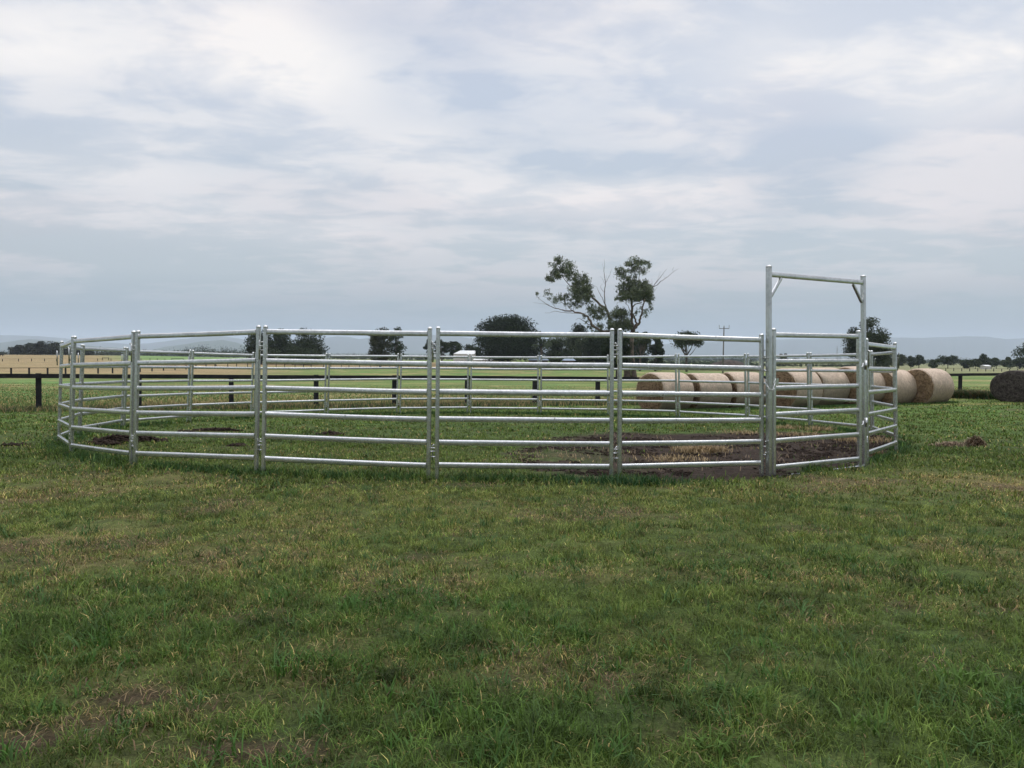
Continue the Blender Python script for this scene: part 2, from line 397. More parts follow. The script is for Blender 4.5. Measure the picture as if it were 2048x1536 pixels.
def mat_ground():
    m, t, b, o = new_mat('ground')
    at_ = t.node('ShaderNodeAttribute', attribute_name='col').outputs['Color']
    pos = t.node('ShaderNodeTexCoord').outputs['Object']
    a = t.noise(pos, 9.0, 6, 0.65); b1 = t.noise(pos, 55.0, 5, 0.7); c1 = t.noise(pos, 1.3, 5, 0.6); f1 = t.noise(pos, 0.12, 6, 0.65)
    k = t.math('MULTIPLY', t.maprange(a, 0.25, 0.75, 0.62, 1.4), t.maprange(b1, 0.25, 0.75, 0.55, 1.5))
    k = t.math('MULTIPLY', k, t.maprange(c1, 0.3, 0.7, 0.8, 1.2)); k = t.math('MULTIPLY', k, t.maprange(f1, 0.3, 0.7, 0.8, 1.2))
    sc_ = t.node('ShaderNodeVectorMath', {0: at_}, operation='SCALE'); t.put(sc_.inputs['Scale'], k)
    t.l.new(sc_.outputs[0], b.inputs['Base Color']); b.inputs['Roughness'].default_value = 0.95; b.inputs['Specular IOR Level'].default_value = 0.1
    h = t.math('ADD', t.math('MULTIPLY', a, 0.6), t.math('MULTIPLY', b1, 0.3))
    bn = t.node('ShaderNodeBump', {'Strength': 0.9, 'Distance': 0.06, 'Height': h}); t.l.new(bn.outputs[0], b.inputs['Normal'])
    return m
def mat_leaf(name, trans=0.25, rough=0.55, spec=0.25):
    m, t, b, o = new_mat(name)
    a = t.node('ShaderNodeAttribute', attribute_name='col').outputs['Color']
    t.l.new(a, b.inputs['Base Color']); b.inputs['Roughness'].default_value = rough; b.inputs['Specular IOR Level'].default_value = spec
    tr = t.node('ShaderNodeBsdfTranslucent'); t.l.new(a, tr.inputs[0])
    mx = t.node('ShaderNodeMixShader', {0: trans}); t.l.new(b.outputs[0], mx.inputs[1]); t.l.new(tr.outputs[0], mx.inputs[2]); t.l.new(mx.outputs[0], o.inputs[0])
    return m
def mat_steel():
    m, t, b, o = new_mat('galvanised_steel')
    geo = t.node('ShaderNodeNewGeometry').outputs['Position']
    ob = t.node('ShaderNodeObjectInfo').outputs['Random']
    vor = t.node('ShaderNodeTexVoronoi', {'Vector': geo, 'Scale': 45.0}, feature='F1').outputs['Color']
    sp = t.node('ShaderNodeSeparateColor', {0: vor}).outputs[0]
    n = t.noise(geo, 3.0, 5, 0.6); n2 = t.noise(geo, 14.0, 4, 0.6)
    k = t.math('ADD', t.math('ADD', t.math('MULTIPLY', sp, 0.10), t.math('MULTIPLY', n, 0.34)), t.math('ADD', t.math('MULTIPLY', ob, 0.05), 0.30))
    k = t.math('MULTIPLY', k, t.maprange(n2, 0.62, 0.75, 1.0, 0.82))
    cc = t.node('ShaderNodeCombineColor', {0: t.math('MULTIPLY', k, 0.98), 1: k, 2: t.math('MULTIPLY', k, 0.985)})
    t.l.new(cc.outputs[0], b.inputs['Base Color'])
    b.inputs['Metallic'].default_value = 0.92
    t.put(b.inputs['Roughness'], t.math('ADD', t.math('MULTIPLY', n2, 0.22), 0.12))
    bn = t.node('ShaderNodeBump', {'Strength': 0.07, 'Distance': 0.004, 'Height': n2}); t.l.new(bn.outputs[0], b.inputs['Normal'])
    return m
def mat_wood_black():
    m, t, b, o = new_mat('black_timber')
    g = t.node('ShaderNodeNewGeometry').outputs['Position']
    n = t.noise(g, 5, 5, 0.65); k = t.maprange(n, 0.35, 0.75, 0.0, 1.0)
    t.put(b.inputs['Base Color'], t.mix(k, (0.008, 0.009, 0.011, 1), (0.024, 0.024, 0.024, 1)))
    b.inputs['Roughness'].default_value = 0.8; b.inputs['Specular IOR Level'].default_value = 0.2
    bn = t.node('ShaderNodeBump', {'Strength': 0.5, 'Distance': 0.01, 'Height': t.noise(g, 30, 4, 0.7)}); t.l.new(bn.outputs[0], b.inputs['Normal'])
    return m
def mat_wrap():
    m, t, b, o = new_mat('net_wrapped_hay')
    tcn = t.node('ShaderNodeTexCoord').outputs['Object']; info = t.node('ShaderNodeObjectInfo').outputs['Random']
    off = t.node('ShaderNodeVectorMath', {0: tcn, 1: (0, 0, 0)}, operation='ADD'); cb = t.node('ShaderNodeCombineXYZ', {0: t.math('MULTIPLY', info, 31.0), 1: info, 2: 0.0}); t.l.new(cb.outputs[0], off.inputs[1])
    v = off.outputs[0]
    xyz = t.node('ShaderNodeSeparateXYZ', {0: tcn}).outputs
    n = t.noise(v, 2.2, 6, 0.65); n2 = t.noise(v, 14, 5, 0.75)
    st = t.node('ShaderNodeVectorMath', {0: v, 1: (60, 7, 7)}, operation='MULTIPLY').outputs[0]
    n3 = t.noise(st, 1.0, 4, 0.6)
    c = t.mix(t.maprange(n2, 0.35, 0.65), (0.38, 0.29, 0.215, 1), (0.50, 0.40, 0.305, 1))
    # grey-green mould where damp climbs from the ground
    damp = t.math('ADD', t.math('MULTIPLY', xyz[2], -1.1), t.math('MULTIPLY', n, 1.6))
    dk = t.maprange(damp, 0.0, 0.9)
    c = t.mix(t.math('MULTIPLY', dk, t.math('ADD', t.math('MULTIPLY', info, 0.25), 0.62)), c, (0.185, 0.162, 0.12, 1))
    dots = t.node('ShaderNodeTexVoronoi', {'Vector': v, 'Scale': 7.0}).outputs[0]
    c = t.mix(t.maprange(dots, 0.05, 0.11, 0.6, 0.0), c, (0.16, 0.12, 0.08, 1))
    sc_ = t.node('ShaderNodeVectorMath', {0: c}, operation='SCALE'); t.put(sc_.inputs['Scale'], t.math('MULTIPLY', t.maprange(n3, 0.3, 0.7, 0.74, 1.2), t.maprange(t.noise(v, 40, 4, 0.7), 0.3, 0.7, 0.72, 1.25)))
    t.l.new(sc_.outputs[0], b.inputs['Base Color']); b.inputs['Roughness'].default_value = 0.75; b.inputs['Specular IOR Level'].default_value = 0.25
    bn = t.node('ShaderNodeBump', {'Strength': 0.5, 'Distance': 0.02, 'Height': n2}); t.l.new(bn.outputs[0], b.inputs['Normal'])
    return m
def mat_end(dark=False):
    m, t, b, o = new_mat('bale_end_straw_dark' if dark else 'bale_end_straw')
    tcn = t.node('ShaderNodeTexCoord').outputs['Object']; xyz = t.node('ShaderNodeSeparateXYZ', {0: tcn}).outputs
    r = t.math('SQRT', t.math('ADD', t.math('MULTIPLY', xyz[1], xyz[1]), t.math('MULTIPLY', xyz[2], xyz[2])))
    a = t.math('ARCTAN2', xyz[1], xyz[2])
    pv = t.node('ShaderNodeCombineXYZ', {0: t.math('MULTIPLY', r, 38), 1: t.math('MULTIPLY', a, 5.0), 2: t.node('ShaderNodeObjectInfo').outputs['Random']}).outputs[0]
    n = t.noise(pv, 1.0, 5, 0.7, 0.6); n2 = t.noise(tcn, 11, 5, 0.7)
    k = t.math('ADD', t.math('MULTIPLY', n, 0.6), t.math('MULTIPLY', n2, 0.5))
    if dark: c = t.mix(t.maprange(k, 0.42, 0.68), (0.016, 0.014, 0.013, 1), (0.095, 0.083, 0.073, 1))
    else: c = t.mix(t.maprange(k, 0.42, 0.68), (0.05, 0.033, 0.020, 1), (0.25, 0.175, 0.105, 1))
    t.l.new(c, b.inputs['Base Color']); b.inputs['Roughness'].default_value = 0.9; b.inputs['Specular IOR Level'].default_value = 0.1
    bn = t.node('ShaderNodeBump', {'Strength': 0.9, 'Distance': 0.03, 'Height': k}); t.l.new(bn.outputs[0], b.inputs['Normal'])
    return m
def mat_white(name, c, rough=0.6): return mat_simple(name, c, rough, 0.08, 1.5)
M_GROUND = mat_ground(); M_GRASS = mat_leaf('grass_blades', 0.3, 0.6, 0.15); M_LEAF = mat_leaf('foliage', 0.15, 0.75, 0.1)
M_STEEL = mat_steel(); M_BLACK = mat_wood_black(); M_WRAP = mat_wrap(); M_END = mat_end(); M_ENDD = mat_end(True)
M_BARK = mat_simple('bark', (0.095, 0.072, 0.058), 0.9, 0.45, 2.5, bump=0.6); M_BARKD = mat_simple('dark_bark', (0.07, 0.055, 0.045), 0.9, 0.4, 2.5, bump=0.6)
M_DEAD = mat_simple('bare_wood', (0.13, 0.11, 0.10), 0.85, 0.3, 2.5)
M_SOIL = mat_simple('soil', (0.028, 0.0195, 0.0145), 0.95, 0.5, 14, bump=0.8, spec=0.1)
M_STRAW = mat_leaf('straw', 0.1, 0.7, 0.2)

# ------------------------------------------------------------------ ground sheet
def build_ground():
    rr = [0.0, 0.8]
    r = 1.4
    while r < 26000:
        rr.append(r); r *= 1.0 + min(0.05, max(0.011, 0.008 + r * 0.00010)) if r > 16 else 1.014 + 0.03 * max(0, (3 - r) / 3)
    rr = np.array(rr)
    az = np.concatenate([np.linspace(-44, 44, 620), np.linspace(47, 313, 70)]) * math.pi / 180
    A, B = np.meshgrid(rr, az, indexing='ij')
    x = (A * np.sin(B)).ravel(); y = (A * np.cos(B)).ravel()
    z = height(x, y)
    mud = mud_w(x, y); z = z - 0.025 * mud + mud * 0.07 * (fbm(x, y, 5.0, 4, 60) - 0.5)
    z = z + 0.05 * (fbm(x, y, 2.6, 3, 61) - 0.5) * (y < 60)
    c = gcol(x, y)
    # between the blades near the camera lies thatch and soil
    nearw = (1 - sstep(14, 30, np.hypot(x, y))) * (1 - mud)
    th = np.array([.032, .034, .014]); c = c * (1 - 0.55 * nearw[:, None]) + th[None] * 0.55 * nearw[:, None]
    nr, na = len(rr), len(az)
    i = np.arange(nr - 1)[:, None]; j = np.arange(na)[None]; j2 = (j + 1) % na
    q = np.stack([i * na + j, i * na + j2, (i + 1) * na + j2, (i + 1) * na + j], -1).reshape(-1, 4)[:, ::-1]
    return mesh_np('ground', np.stack([x, y, z], 1), None, M_GROUND, smooth=True, colour=c, quads=q)
g = build_ground(); tag(g, kind='structure')

# ------------------------------------------------------------------ grass blades
def blades(x, y, h, wd, lean, colr, seedc=0, z=None, curl=1.0):
    "vectorised grass blades: base quad, mid, tip"
    n = len(x); az = rng.uniform(0, 2 * math.pi, n); z0 = (height(x, y) if z is None else z) - 0.008
    fx, fy = np.cos(az), np.sin(az)                       # lean direction
    sx, sy = -fy, fx
    tw = rng.uniform(-.5, .5, n); sx2, sy2 = sx + tw * fx, sy + tw * fy
    P = np.zeros((n, 5, 3), dtype=np.float32)
    l1 = lean * 0.35; l2 = lean * curl
    hh = h
    for k, (f, lf, wf) in enumerate([(0, 0, 1.0), (0.55, 0.35, 0.85), (1.0, 1.0, 0.0)]):
        cx_ = x + fx * lean * h * lf; cy_ = y + fy * lean * h * lf
        vert = h * f * np.sqrt(np.maximum(0.06, 1 - (lean * f * 0.75) ** 2)) if k else 0 * h
        cz = z0 + vert
        if k < 2:
            P[:, 2 * k] = np.stack([cx_ - sx2 * wd * wf / 2, cy_ - sy2 * wd * wf / 2, cz], 1)
            P[:, 2 * k + 1] = np.stack([cx_ + sx2 * wd * wf / 2, cy_ + sy2 * wd * wf / 2, cz], 1)
        else: P[:, 4] = np.stack([cx_, cy_, cz], 1)
    b = (np.arange(n) * 5)[:, None]
    tri = np.concatenate([b + np.array([[0, 1, 3]]), b + np.array([[0, 3, 2]]), b + np.array([[2, 3, 4]])], 1).reshape(-1, 3)
    C = np.repeat(colr[:, None, :], 5, 1)
    return P.reshape(-1, 3), tri, C.reshape(-1, 3)

def scatter(n, d0, d1, azl=None, azr=None, power=1.0):
    if azl is None: azr = 56 if d1 <= 6 else 50 if d1 <= 10 else 43; azl = -azr
    u = rng.random(n); d_ = np.sqrt(d0 * d0 + u * (d1 * d1 - d0 * d0)) if power == 1 else d0 + (d1 - d0) * u
    a = R(azl) + rng.random(n) * (R(azr) - R(azl))
    return d_ * np.sin(a), d_ * np.cos(a)

G_ = dict(v=[], t=[], c=[]); G_n = 0
def push(res):
    global G_n
    v, t, c = res; G_['v'].append(v); G_['t'].append(t + G_n); G_['c'].append(c); G_n += len(v)
def tuft_xy(n, d0, d1, per, spread):
    m = max(1, n // per); cx_, cy_ = scatter(m, d0, d1); k = rng.integers(0, m, n)
    return cx_[k] + rng.normal(0, spread, n), cy_[k] + rng.normal(0, spread, n), k, m
def turf(n, d0, d1, h0, w0, tufted=0.5, lim=False):
    nt = int(n * tufted)
    x1, y1, k, m = tuft_xy(nt, d0, d1, 14, 0.035 + 0.002 * d0)
    x2, y2 = scatter(n - nt, d0, d1)
    x = np.concatenate([x1, x2]); y = np.concatenate([y1, y2])
    tb = np.concatenate([rng.random(m)[k], rng.random(n - nt)])      # shared tint in a tuft
    th = np.concatenate([rng.uniform(0.6, 1.7, m)[k], rng.uniform(.7, 1.2, n - nt)])
    dry, bare, lush_shade = cover(x, y); mud = mud_w(x, y)
    keep = rng.random(n) > np.maximum(np.minimum(1, mud * 1.7) * 0.99, bare * 0.97)
    keep &= np.hypot(x, y) > 1.3
    keep &= rng.random(n) < .30 + .70 * sstep(.34, .50, fbm(x, y, 6.5, 3, 66))
    if lim: keep &= behind_fence(x, y) < .6
    x, y, dry, bare, lush_shade, tb, th = (a[keep] for a in (x, y, dry, bare, lush_shade, tb, th)); n = len(x)
    r = rng.random(n); isdry = r < np.clip(0.10 * sstep(2.5, 7, y) + .02 + dry * (.5 + .24 * sstep(3, 6.5, y)) + bare * 0.35, 0, .93)  # fewer pale dry blades near the camera, part of the painted foreground shade
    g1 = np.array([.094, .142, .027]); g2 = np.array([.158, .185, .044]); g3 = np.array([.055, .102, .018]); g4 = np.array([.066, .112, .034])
    yb = np.exp(-((y - 8.0) / 2.6) ** 2)
    mixf = np.clip(rng.random(n) * .5 + tb * .5 + dry * .3 + yb * .35 - .15, 0, 1)[:, None]
    gc = g1 * (1 - mixf) + g2 * mixf
    lw = np.clip(lush_shade * 0.9 + (tb > .86) * .6, 0, 1)[:, None]; alt = (tb > .93)[:, None]
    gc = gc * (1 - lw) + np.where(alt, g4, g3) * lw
    d1_ = np.array([.38, .29, .115]); d2_ = np.array([.20, .145, .055]); d3_ = np.array([.28, .26, .085])
    q = rng.random(n)[:, None]; dc = np.where(q < .4, d1_, np.where(q < .7, d2_, d3_))
    hn = fbm(x, y, 6.5, 3, 66); tall = fbm(x, y, 3.2, 3, 67)
    c = np.where(isdry[:, None], dc, gc) * (rng.uniform(.5, 1.25, n) + .55 * (rng.random(n) > .86))[:, None] * (np.maximum(.3, .15 + 1.7 * fbm(x, y, 10.0, 3, 77)) * (.85 + .3 * fbm(x, y, 1.6, 3, 78)))[:, None]
    rd = np.exp(-(ring_dist(x, y) / .3) ** 2)
    h = h0 * th * rng.uniform(.55, 1.25, n) * np.where(isdry, .72, 1.0) * (1 + .45 * lush_shade - .35 * bare - .2 * dry) * (.45 + 1.1 * tall) * (1 + 0.6 * rd)
    lean = np.where(isdry, rng.uniform(.6, 1.3, n), rng.uniform(.35, 1.3, n))
    wd = w0 * rng.uniform(.6, 1.4, n) * (1 + .3 * lush_shade)
    push(blades(x, y, h, wd, lean, c))
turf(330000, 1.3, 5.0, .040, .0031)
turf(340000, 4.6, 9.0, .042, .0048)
turf(220000, 8.6, 16.0, .050, .0095)
turf(150000, 15.5, 30.0, .050, .018)
turf(90000, 29.5, 47.0, .050, .03, lim=True)
# broad-leaved clumps of coarser grass
def clumps(m, d0, d1, per, rad, hl, wl, c0, leanr=(.5, 1.2), where=None, thr=0.0):
    cx_, cy_ = scatter(m, d0, d1)
    if where is not None:
        dry, bare, lush_shade = cover(cx_, cy_); mud = mud_w(cx_, cy_); wv = {'l': lush_shade, 'd': dry}[where]
        k = (wv * rng.uniform(.5, 1, m) > thr) & (mud < .3); cx_, cy_ = cx_[k], cy_[k]
    else:
        k = mud_w(cx_, cy_) < .3; cx_, cy_ = cx_[k], cy_[k]
    m = len(cx_)
    if not m: return
    i = np.repeat(np.arange(m), per); n = len(i)
    x = cx_[i] + rng.normal(0, rad, n); y = cy_[i] + rng.normal(0, rad, n)
    sz = rng.uniform(.6, 1.3, m)[i]; tt = rng.uniform(.75, 1.25, m)[i]
    c = np.array(c0)[None] * (tt * rng.uniform(.75, 1.25, n))[:, None]
    push(blades(x, y, hl * sz * rng.uniform(.6, 1.2, n), wl * rng.uniform(.7, 1.3, n), rng.uniform(*leanr, n), c))
clumps(900, 2.3, 9, 22, .035, .095, .0065, (.044, .100, .018), where='l', thr=.35)
clumps(900, 2.3, 9, 12, .03, .085, .0065, (.052, .105, .028))
clumps(500, 2.3, 9, 16, .025, .06, .004, (.30, .24, .11), where='d', thr=.3)
clumps(900, 9, 20, 16, .05, .10, .011, (.040, .09, .026), where='l', thr=.45)
clumps(120, 2.3, 12, 2, .05, .12, .003, (.32, .27, .13), leanr=(.8, 1.25))
# dead blades lying flat on bare and dry ground
x, y = scatter(90000, 2.2, 11); dry, bare, lush_shade = cover(x, y); k = (rng.random(90000) < np.clip(bare * .75 + dry * .30, 0, 1)) & (mud_w(x, y) < .3); x, y = x[k], y[k]; n = len(x)
push(blades(x, y, rng.uniform(.02, .06, n), .0032 * rng.uniform(.6, 1.3, n) * (1 + y / 8), rng.uniform(1.2, 1.32, n), np.array([(.26, .19, .10), (.17, .115, .06), (.11, .075, .045)])[rng.integers(0, 3, n)] * rng.uniform(.6, 1.3, n)[:, None], z=height(x, y) + .012))
# bright weeds in the right foreground
for (px, py, sz) in [(1925, 1370, 1.25), (1745, 1462, 1.0), (1905, 1360, .9), (1105, 1455, .6), (1430, 1500, .8)]:
    p = ground(px, py); n = 42
    push(blades(p.x + rng.normal(0, .06, n) * sz, p.y + rng.normal(0, .05, n) * sz, np.full(n, .085) * sz * rng.uniform(.6, 1.2, n), np.full(n, .012) * rng.uniform(.7, 1.2, n), rng.uniform(.3, 1.1, n), np.array([[.082, .150, .030]]) * rng.uniform(.8, 1.2, n)[:, None]))
# taller grass hugging the feet of the pen
def ringgrass():
    n = 26000; i = rng.integers(0, len(JP), n); t = rng.random(n); a = JP[i]; b = JP[(i + 1) % len(JP)]
    p = a + (b - a) * t[:, None] + rng.normal(0, .11, (n, 2)); x, y = p[:, 0], p[:, 1]
    k = (fbm(x, y, 1.2, 3, 70) > .40) & (mud_w(x, y) < .6); x, y = x[k], y[k]; n = len(x)
    c = np.array([[.042, .092, .026]]) * rng.uniform(.7, 1.35, n)[:, None]
    push(blades(x, y, .095 * rng.uniform(.5, 1.25, n), .008 * rng.uniform(.7, 1.3, n) * (1 + y / 18), rng.uniform(.1, .9, n), c))
ringgrass()
# big dark tussock at the joint left of the dirt
p0 = ground(1250, 968)
n = 500; push(blades(p0.x + rng.normal(0, .35, n), p0.y + rng.normal(0, .10, n), .13 * rng.uniform(.5, 1.2, n), np.full(n, .011), rng.uniform(.3, 1.1, n), np.array([[.030, .075, .024]]) * rng.uniform(.7, 1.3, n)[:, None]))
gr = mesh_np('grass', np.concatenate(G_['v']), np.concatenate(G_['t']), M_GRASS, colour=np.concatenate(G_['c']))
tag(gr, 'short green and straw-coloured turf covering the foreground and the pen', 'grass', kind='stuff')

# rough paddock grass from the black fence outwards
G_ = dict(v=[], t=[], c=[]); G_n = 0
def rough(n, y0, y1, h0, w0, cols, xr=(-.75, .75), band=None, thr=None):
    y = y0 + (y1 - y0) * rng.random(n) ** 1.9; x = rng.uniform(xr[0], xr[1], n) * y; tp = 1 - .7 * (y - y0) / max(1, y1 - y0)
    if band is not None:
        tp = np.ones(n); x = rng.uniform(-24, 26, n); y = 25.5 + FSLOPE * (x + 14.7) + rng.normal(band[0], band[1], n)
    bf = behind_fence(x, y); k = bf > (-1.6 if band is not None else 1.0)
    if thr is not None: k &= fbm(x * .5, y, .35, 4, 80) > thr
    x, y, tp = x[k], y[k], tp[k]; n = len(x)
    cc_ = np.array(cols)[rng.integers(0, len(cols), n)] * rng.uniform(.7, 1.25, n)[:, None]
    push(blades(x, y, h0 * tp * rng.uniform(.5, 1.3, n), w0 * rng.uniform(.7, 1.3, n) * (y / 30), rng.uniform(.1, .8, n), cc_))
GRN = (.075, .125, .035); TAN = (.33, .26, .12); BRN = (.15, .105, .06); DKG = (.04, .07, .03)
rough(60000, 0, 0, .16, .02, [BRN, DKG, GRN, TAN, DKG], band=(0.1, .55))
rough(30000, 0, 0, .22, .022, [BRN, TAN, TAN, GRN], band=(2.0, 1.2), thr=.42)
rough(70000, 28, 85, .12, .03, [GRN, GRN, TAN, (.12, .17, .05)])
rough(24000, 30, 95, .18, .03, [TAN, TAN, (.22, .2, .09)], thr=.55)
# weeds between the end bale and the dark bale
n = 5000; px_ = rng.uniform(1905, 2000, n); xs = np.zeros(n); ys = np.zeros(n)
ga, gb = ground(1905, 797), ground(2000, 800)
t_ = rng.random(n); xs = ga.x + (gb.x - ga.x) * t_; ys = ga.y + (gb.y - ga.y) * t_ + rng.normal(.9, .5, n)
push(blades(xs, ys, .42 * rng.uniform(.3, 1.2, n), np.full(n, .03), rng.uniform(.1, .9, n), np.array([DKG, (.05, .08, .035), BRN])[rng.integers(0, 3, n)]))
# green tufts around the bales' feet
n = 9000; t_ = rng.random(n); ga, gb = ground(1270, 822), ground(1915, 806)
push(blades(ga.x + (gb.x - ga.x) * t_, ga.y + (gb.y - ga.y) * t_ + rng.normal(0.1, .25, n), .09 * rng.uniform(.4, 1.2, n), np.full(n, .02), rng.uniform(.1, .9, n), np.array([[.055, .105, .03]]) * rng.uniform(.7, 1.3, n)[:, None]))
gp = mesh_np('paddock_grass', np.concatenate(G_['v']), np.concatenate(G_['t']), M_GRASS, colour=np.concatenate(G_['c']))
tag(gp, 'longer green and straw-yellow paddock grass beyond the black fence', 'grass', kind='stuff')

# ------------------------------------------------------------------ dirt: clods, mounds, straw
def clod_field(pts, name, mat, smin, smax, flat=.6):
    V = []; T = []; n0 = 0
    base = np.array([(0, 0, 1), (.9, 0, .2), (.3, .85, .25), (-.75, .5, .2), (-.7, -.55, .25), (.3, -.85, .2), (0, 0, -.6)])
    tri = np.array([(0, 1, 2), (0, 2, 3), (0, 3, 4), (0, 4, 5), (0, 5, 1), (6, 2, 1), (6, 3, 2), (6, 4, 3), (6, 5, 4), (6, 1, 5)])
    pts = np.asarray(pts); n = len(pts)
    s = smin + (smax - smin) * rng.random(n) ** 3
    v = base[None] * (1 + rng.uniform(-.35, .35, (n, 7, 3))); a = rng.uniform(0, 6.28, n); ca, sa = np.cos(a)[:, None], np.sin(a)[:, None]
    x = (v[..., 0] * ca - v[..., 1] * sa) * s[:, None]; y = (v[..., 0] * sa + v[..., 1] * ca) * s[:, None]; z = v[..., 2] * s[:, None] * flat
    P = np.stack([x + pts[:, 0:1], y + pts[:, 1:2], z + pts[:, 2:3]], -1).reshape(-1, 3)
    T = (np.arange(n) * 7)[:, None, None] + tri[None]
    return mesh_np(name, P, T.reshape(-1, 3), mat)
mx = np.array(MUD)
x = rng.uniform(mx[:, 0].min(), mx[:, 0].max(), 60000); y = rng.uniform(mx[:, 1].min(), mx[:, 1].max(), 60000)
k = (mud_w(x, y) > rng.random(60000)) & (fbm(x, y, 1.5, 3, 90) > rng.uniform(.42, .66, 60000))
x, y = x[k], y[k]
o = clod_field(np.stack([x, y, height(x, y) - .02], 1), 'dirt_clods', M_SOIL, .010, .042, .45)
tag(o, 'broken dark dirt clods over the bare ground inside the right side of the pen', 'dirt', kind='stuff')
# straw and dead roots lying on the dirt
G_ = dict(v=[], t=[], c=[]); G_n = 0
n = 2600; x = rng.uniform(mx[:, 0].min(), mx[:, 0].max(), n); y = rng.uniform(mx[:, 1].min(), mx[:, 1].max(), n)
k = (mud_w(x, y) > .15) & (fbm(x, y, 1.9, 3, 91) > .52); x, y = x[k], y[k]; n = len(x)
push(blades(x, y, rng.uniform(.04, .14, n), np.full(n, .009), rng.uniform(.9, 1.28, n), np.array([[.22, .16, .10]]) * rng.uniform(.4, 1.15, n)[:, None], z=height(x, y) + .005))
for (px, py, rx, n, hh) in [(1385, 905, .30, 500, .12), (1425, 905, .25, 350, .12), (1350, 922, .5, 260, .09), (1640, 862, .35, 350, .12), (1575, 858, .4, 300, .1), (1600, 872, .5, 300, .08), (1690, 880, .5, 260, .08), (1740, 884, .6, 300, .1), (1750, 911, .12, 260, .06), (1140, 920, .6, 60, .06), (1480, 868, .5, 200, .09)]:
    p = ground(px, py); x = p.x + rng.normal(0, rx * .5, n); y = p.y + rng.normal(0, rx * .35, n)
    push(blades(x, y, hh * rng.uniform(.5, 1.2, n), np.full(n, .009), rng.uniform(.5, 1.25, n), np.array([[.34, .25, .13]]) * rng.uniform(.45, 1.15, n)[:, None], z=height(x, y) + rng.uniform(0, .05, n)))
o = mesh_np('straw_litter', np.concatenate(G_['v']), np.concatenate(G_['t']), M_STRAW, colour=np.concatenate(G_['c']))
tag(o, 'pale straw and dead roots scattered over the bare dirt in the pen', 'straw', kind='stuff')

def mound(pxs, rx, ry, hz, label, n):
    p = ground(*pxs); pts = []
    x = p.x + np.clip(rng.normal(0, .45, n), -.85, .85) * rx; y = p.y + np.clip(rng.normal(0, .45, n), -.85, .85) * ry
    kk = np.hypot((x - p.x) / rx, (y - p.y) / ry) < .9; x, y = x[kk], y[kk]; n = len(x)
    hgt = hz * np.exp(-((x - p.x) / rx) ** 2 * 2 - ((y - p.y) / ry) ** 2 * 2) * (0.4 + fbm(x, y, 2.5, 3, 33))
    z = height(x, y) + rng.random(n) * hgt
    o = clod_field(np.stack([x, y, z], 1), 'soil_mound', M_SOIL, .018, .065, .75)
    lone(o, (p.x, p.y, gz(p.x, p.y))); tag(o, label, 'soil mound', 'mounds of dark soil thrown up on the grass')
mound((262, 884), .75, .28, .17, 'large mound of dark turned soil on the grass behind the left pen panels', 1500)
mound((205, 889), .35, .16, .06, 'crumbly brown soil trailing left from the large soil mound', 300)
mound((372, 866), .20, .12, .05, 'small dark lump of soil at the left end of a thin soil trail', 220)
mound((435, 862), .60, .10, .05, 'long thin trail of dark soil across the grass in the left of the pen', 500)
mound((660, 870), .30, .14, .06, 'small flat patch of brown soil seen through the middle left panel', 260)
mound((475, 893), .20, .07, .03, 'little brown scrape of soil near the left panel foot', 200)
mound((35, 891), .28, .12, .02, 'flat scatter of dark soil on the grass left of the pen', 220)
def hay_tuft():
    p = ground(1950, 893); e = empty('hay_clump', (p.x, p.y, gz(p.x, p.y)), 'clump of old brown hay and roots lying on the grass right of the pen', 'hay clump')
    global G_, G_n
    G_ = dict(v=[], t=[], c=[]); G_n = 0
    for (dx_, rx, hz, n, cc_) in [(0.0, .17, .17, 1500, (.19, .135, .085)), (-.42, .26, .055, 1100, (.26, .19, .13)), (-.15, .12, .06, 300, (.30, .25, .16))]:
        a = rng.normal(0, .45, n) * rx; b = rng.normal(0, .4, n) * rx * .8; top = hz * np.exp(-(a / rx) ** 2 - (b / rx) ** 2)
        x = p.x + dx_ + a; y = p.y + b
        push(blades(x, y, rng.uniform(.03, .09, n), np.full(n, .010), rng.uniform(.6, 1.3, n), np.array([cc_]) * rng.uniform(.25, 1.5, n)[:, None], z=height(x, y) + top * rng.random(n)))
    mesh_np('hay', np.concatenate(G_['v']), np.concatenate(G_['t']), M_STRAW, parent=e, colour=np.concatenate(G_['c']))
    m = MB(); 
    for q in ((.02, 0, .06, .12), (-.4, 0, .01, .16)):
        m.add([(p.x + q[0] + q[3] * math.cos(a) * r_, p.y + q[3] * .8 * math.sin(a) * r_, gz(p.x, p.y) + h_) for r_, h_ in ((1, -.03), (.8, q[2] * .8), (.35, q[2] * 1.6)) for a in np.linspace(0, 2 * math.pi, 9)[:-1]],
              [(k * 8 + i, k * 8 + (i + 1) % 8, k * 8 + 8 + (i + 1) % 8, k * 8 + 8 + i) for k in range(2) for i in range(8)] + [tuple(16 + i for i in range(8))])
    m.build('soil_core', M_SOIL, e, True)
    m = MB(); m.tube([(p.x - .14, p.y, p.z + .16), (p.x - .05, p.y + .02, p.z + .12)], .008, 5); ms_ = mat_simple('pale_straw', (.5, .46, .3)); m.build('stalk', ms_, e); m = MB(); m.tube([(p.x - .62, p.y, p.z + .02), (p.x - .66, p.y, p.z + .12)], .007, 5)
    m.build('stalk', ms_, e)
hay_tuft()

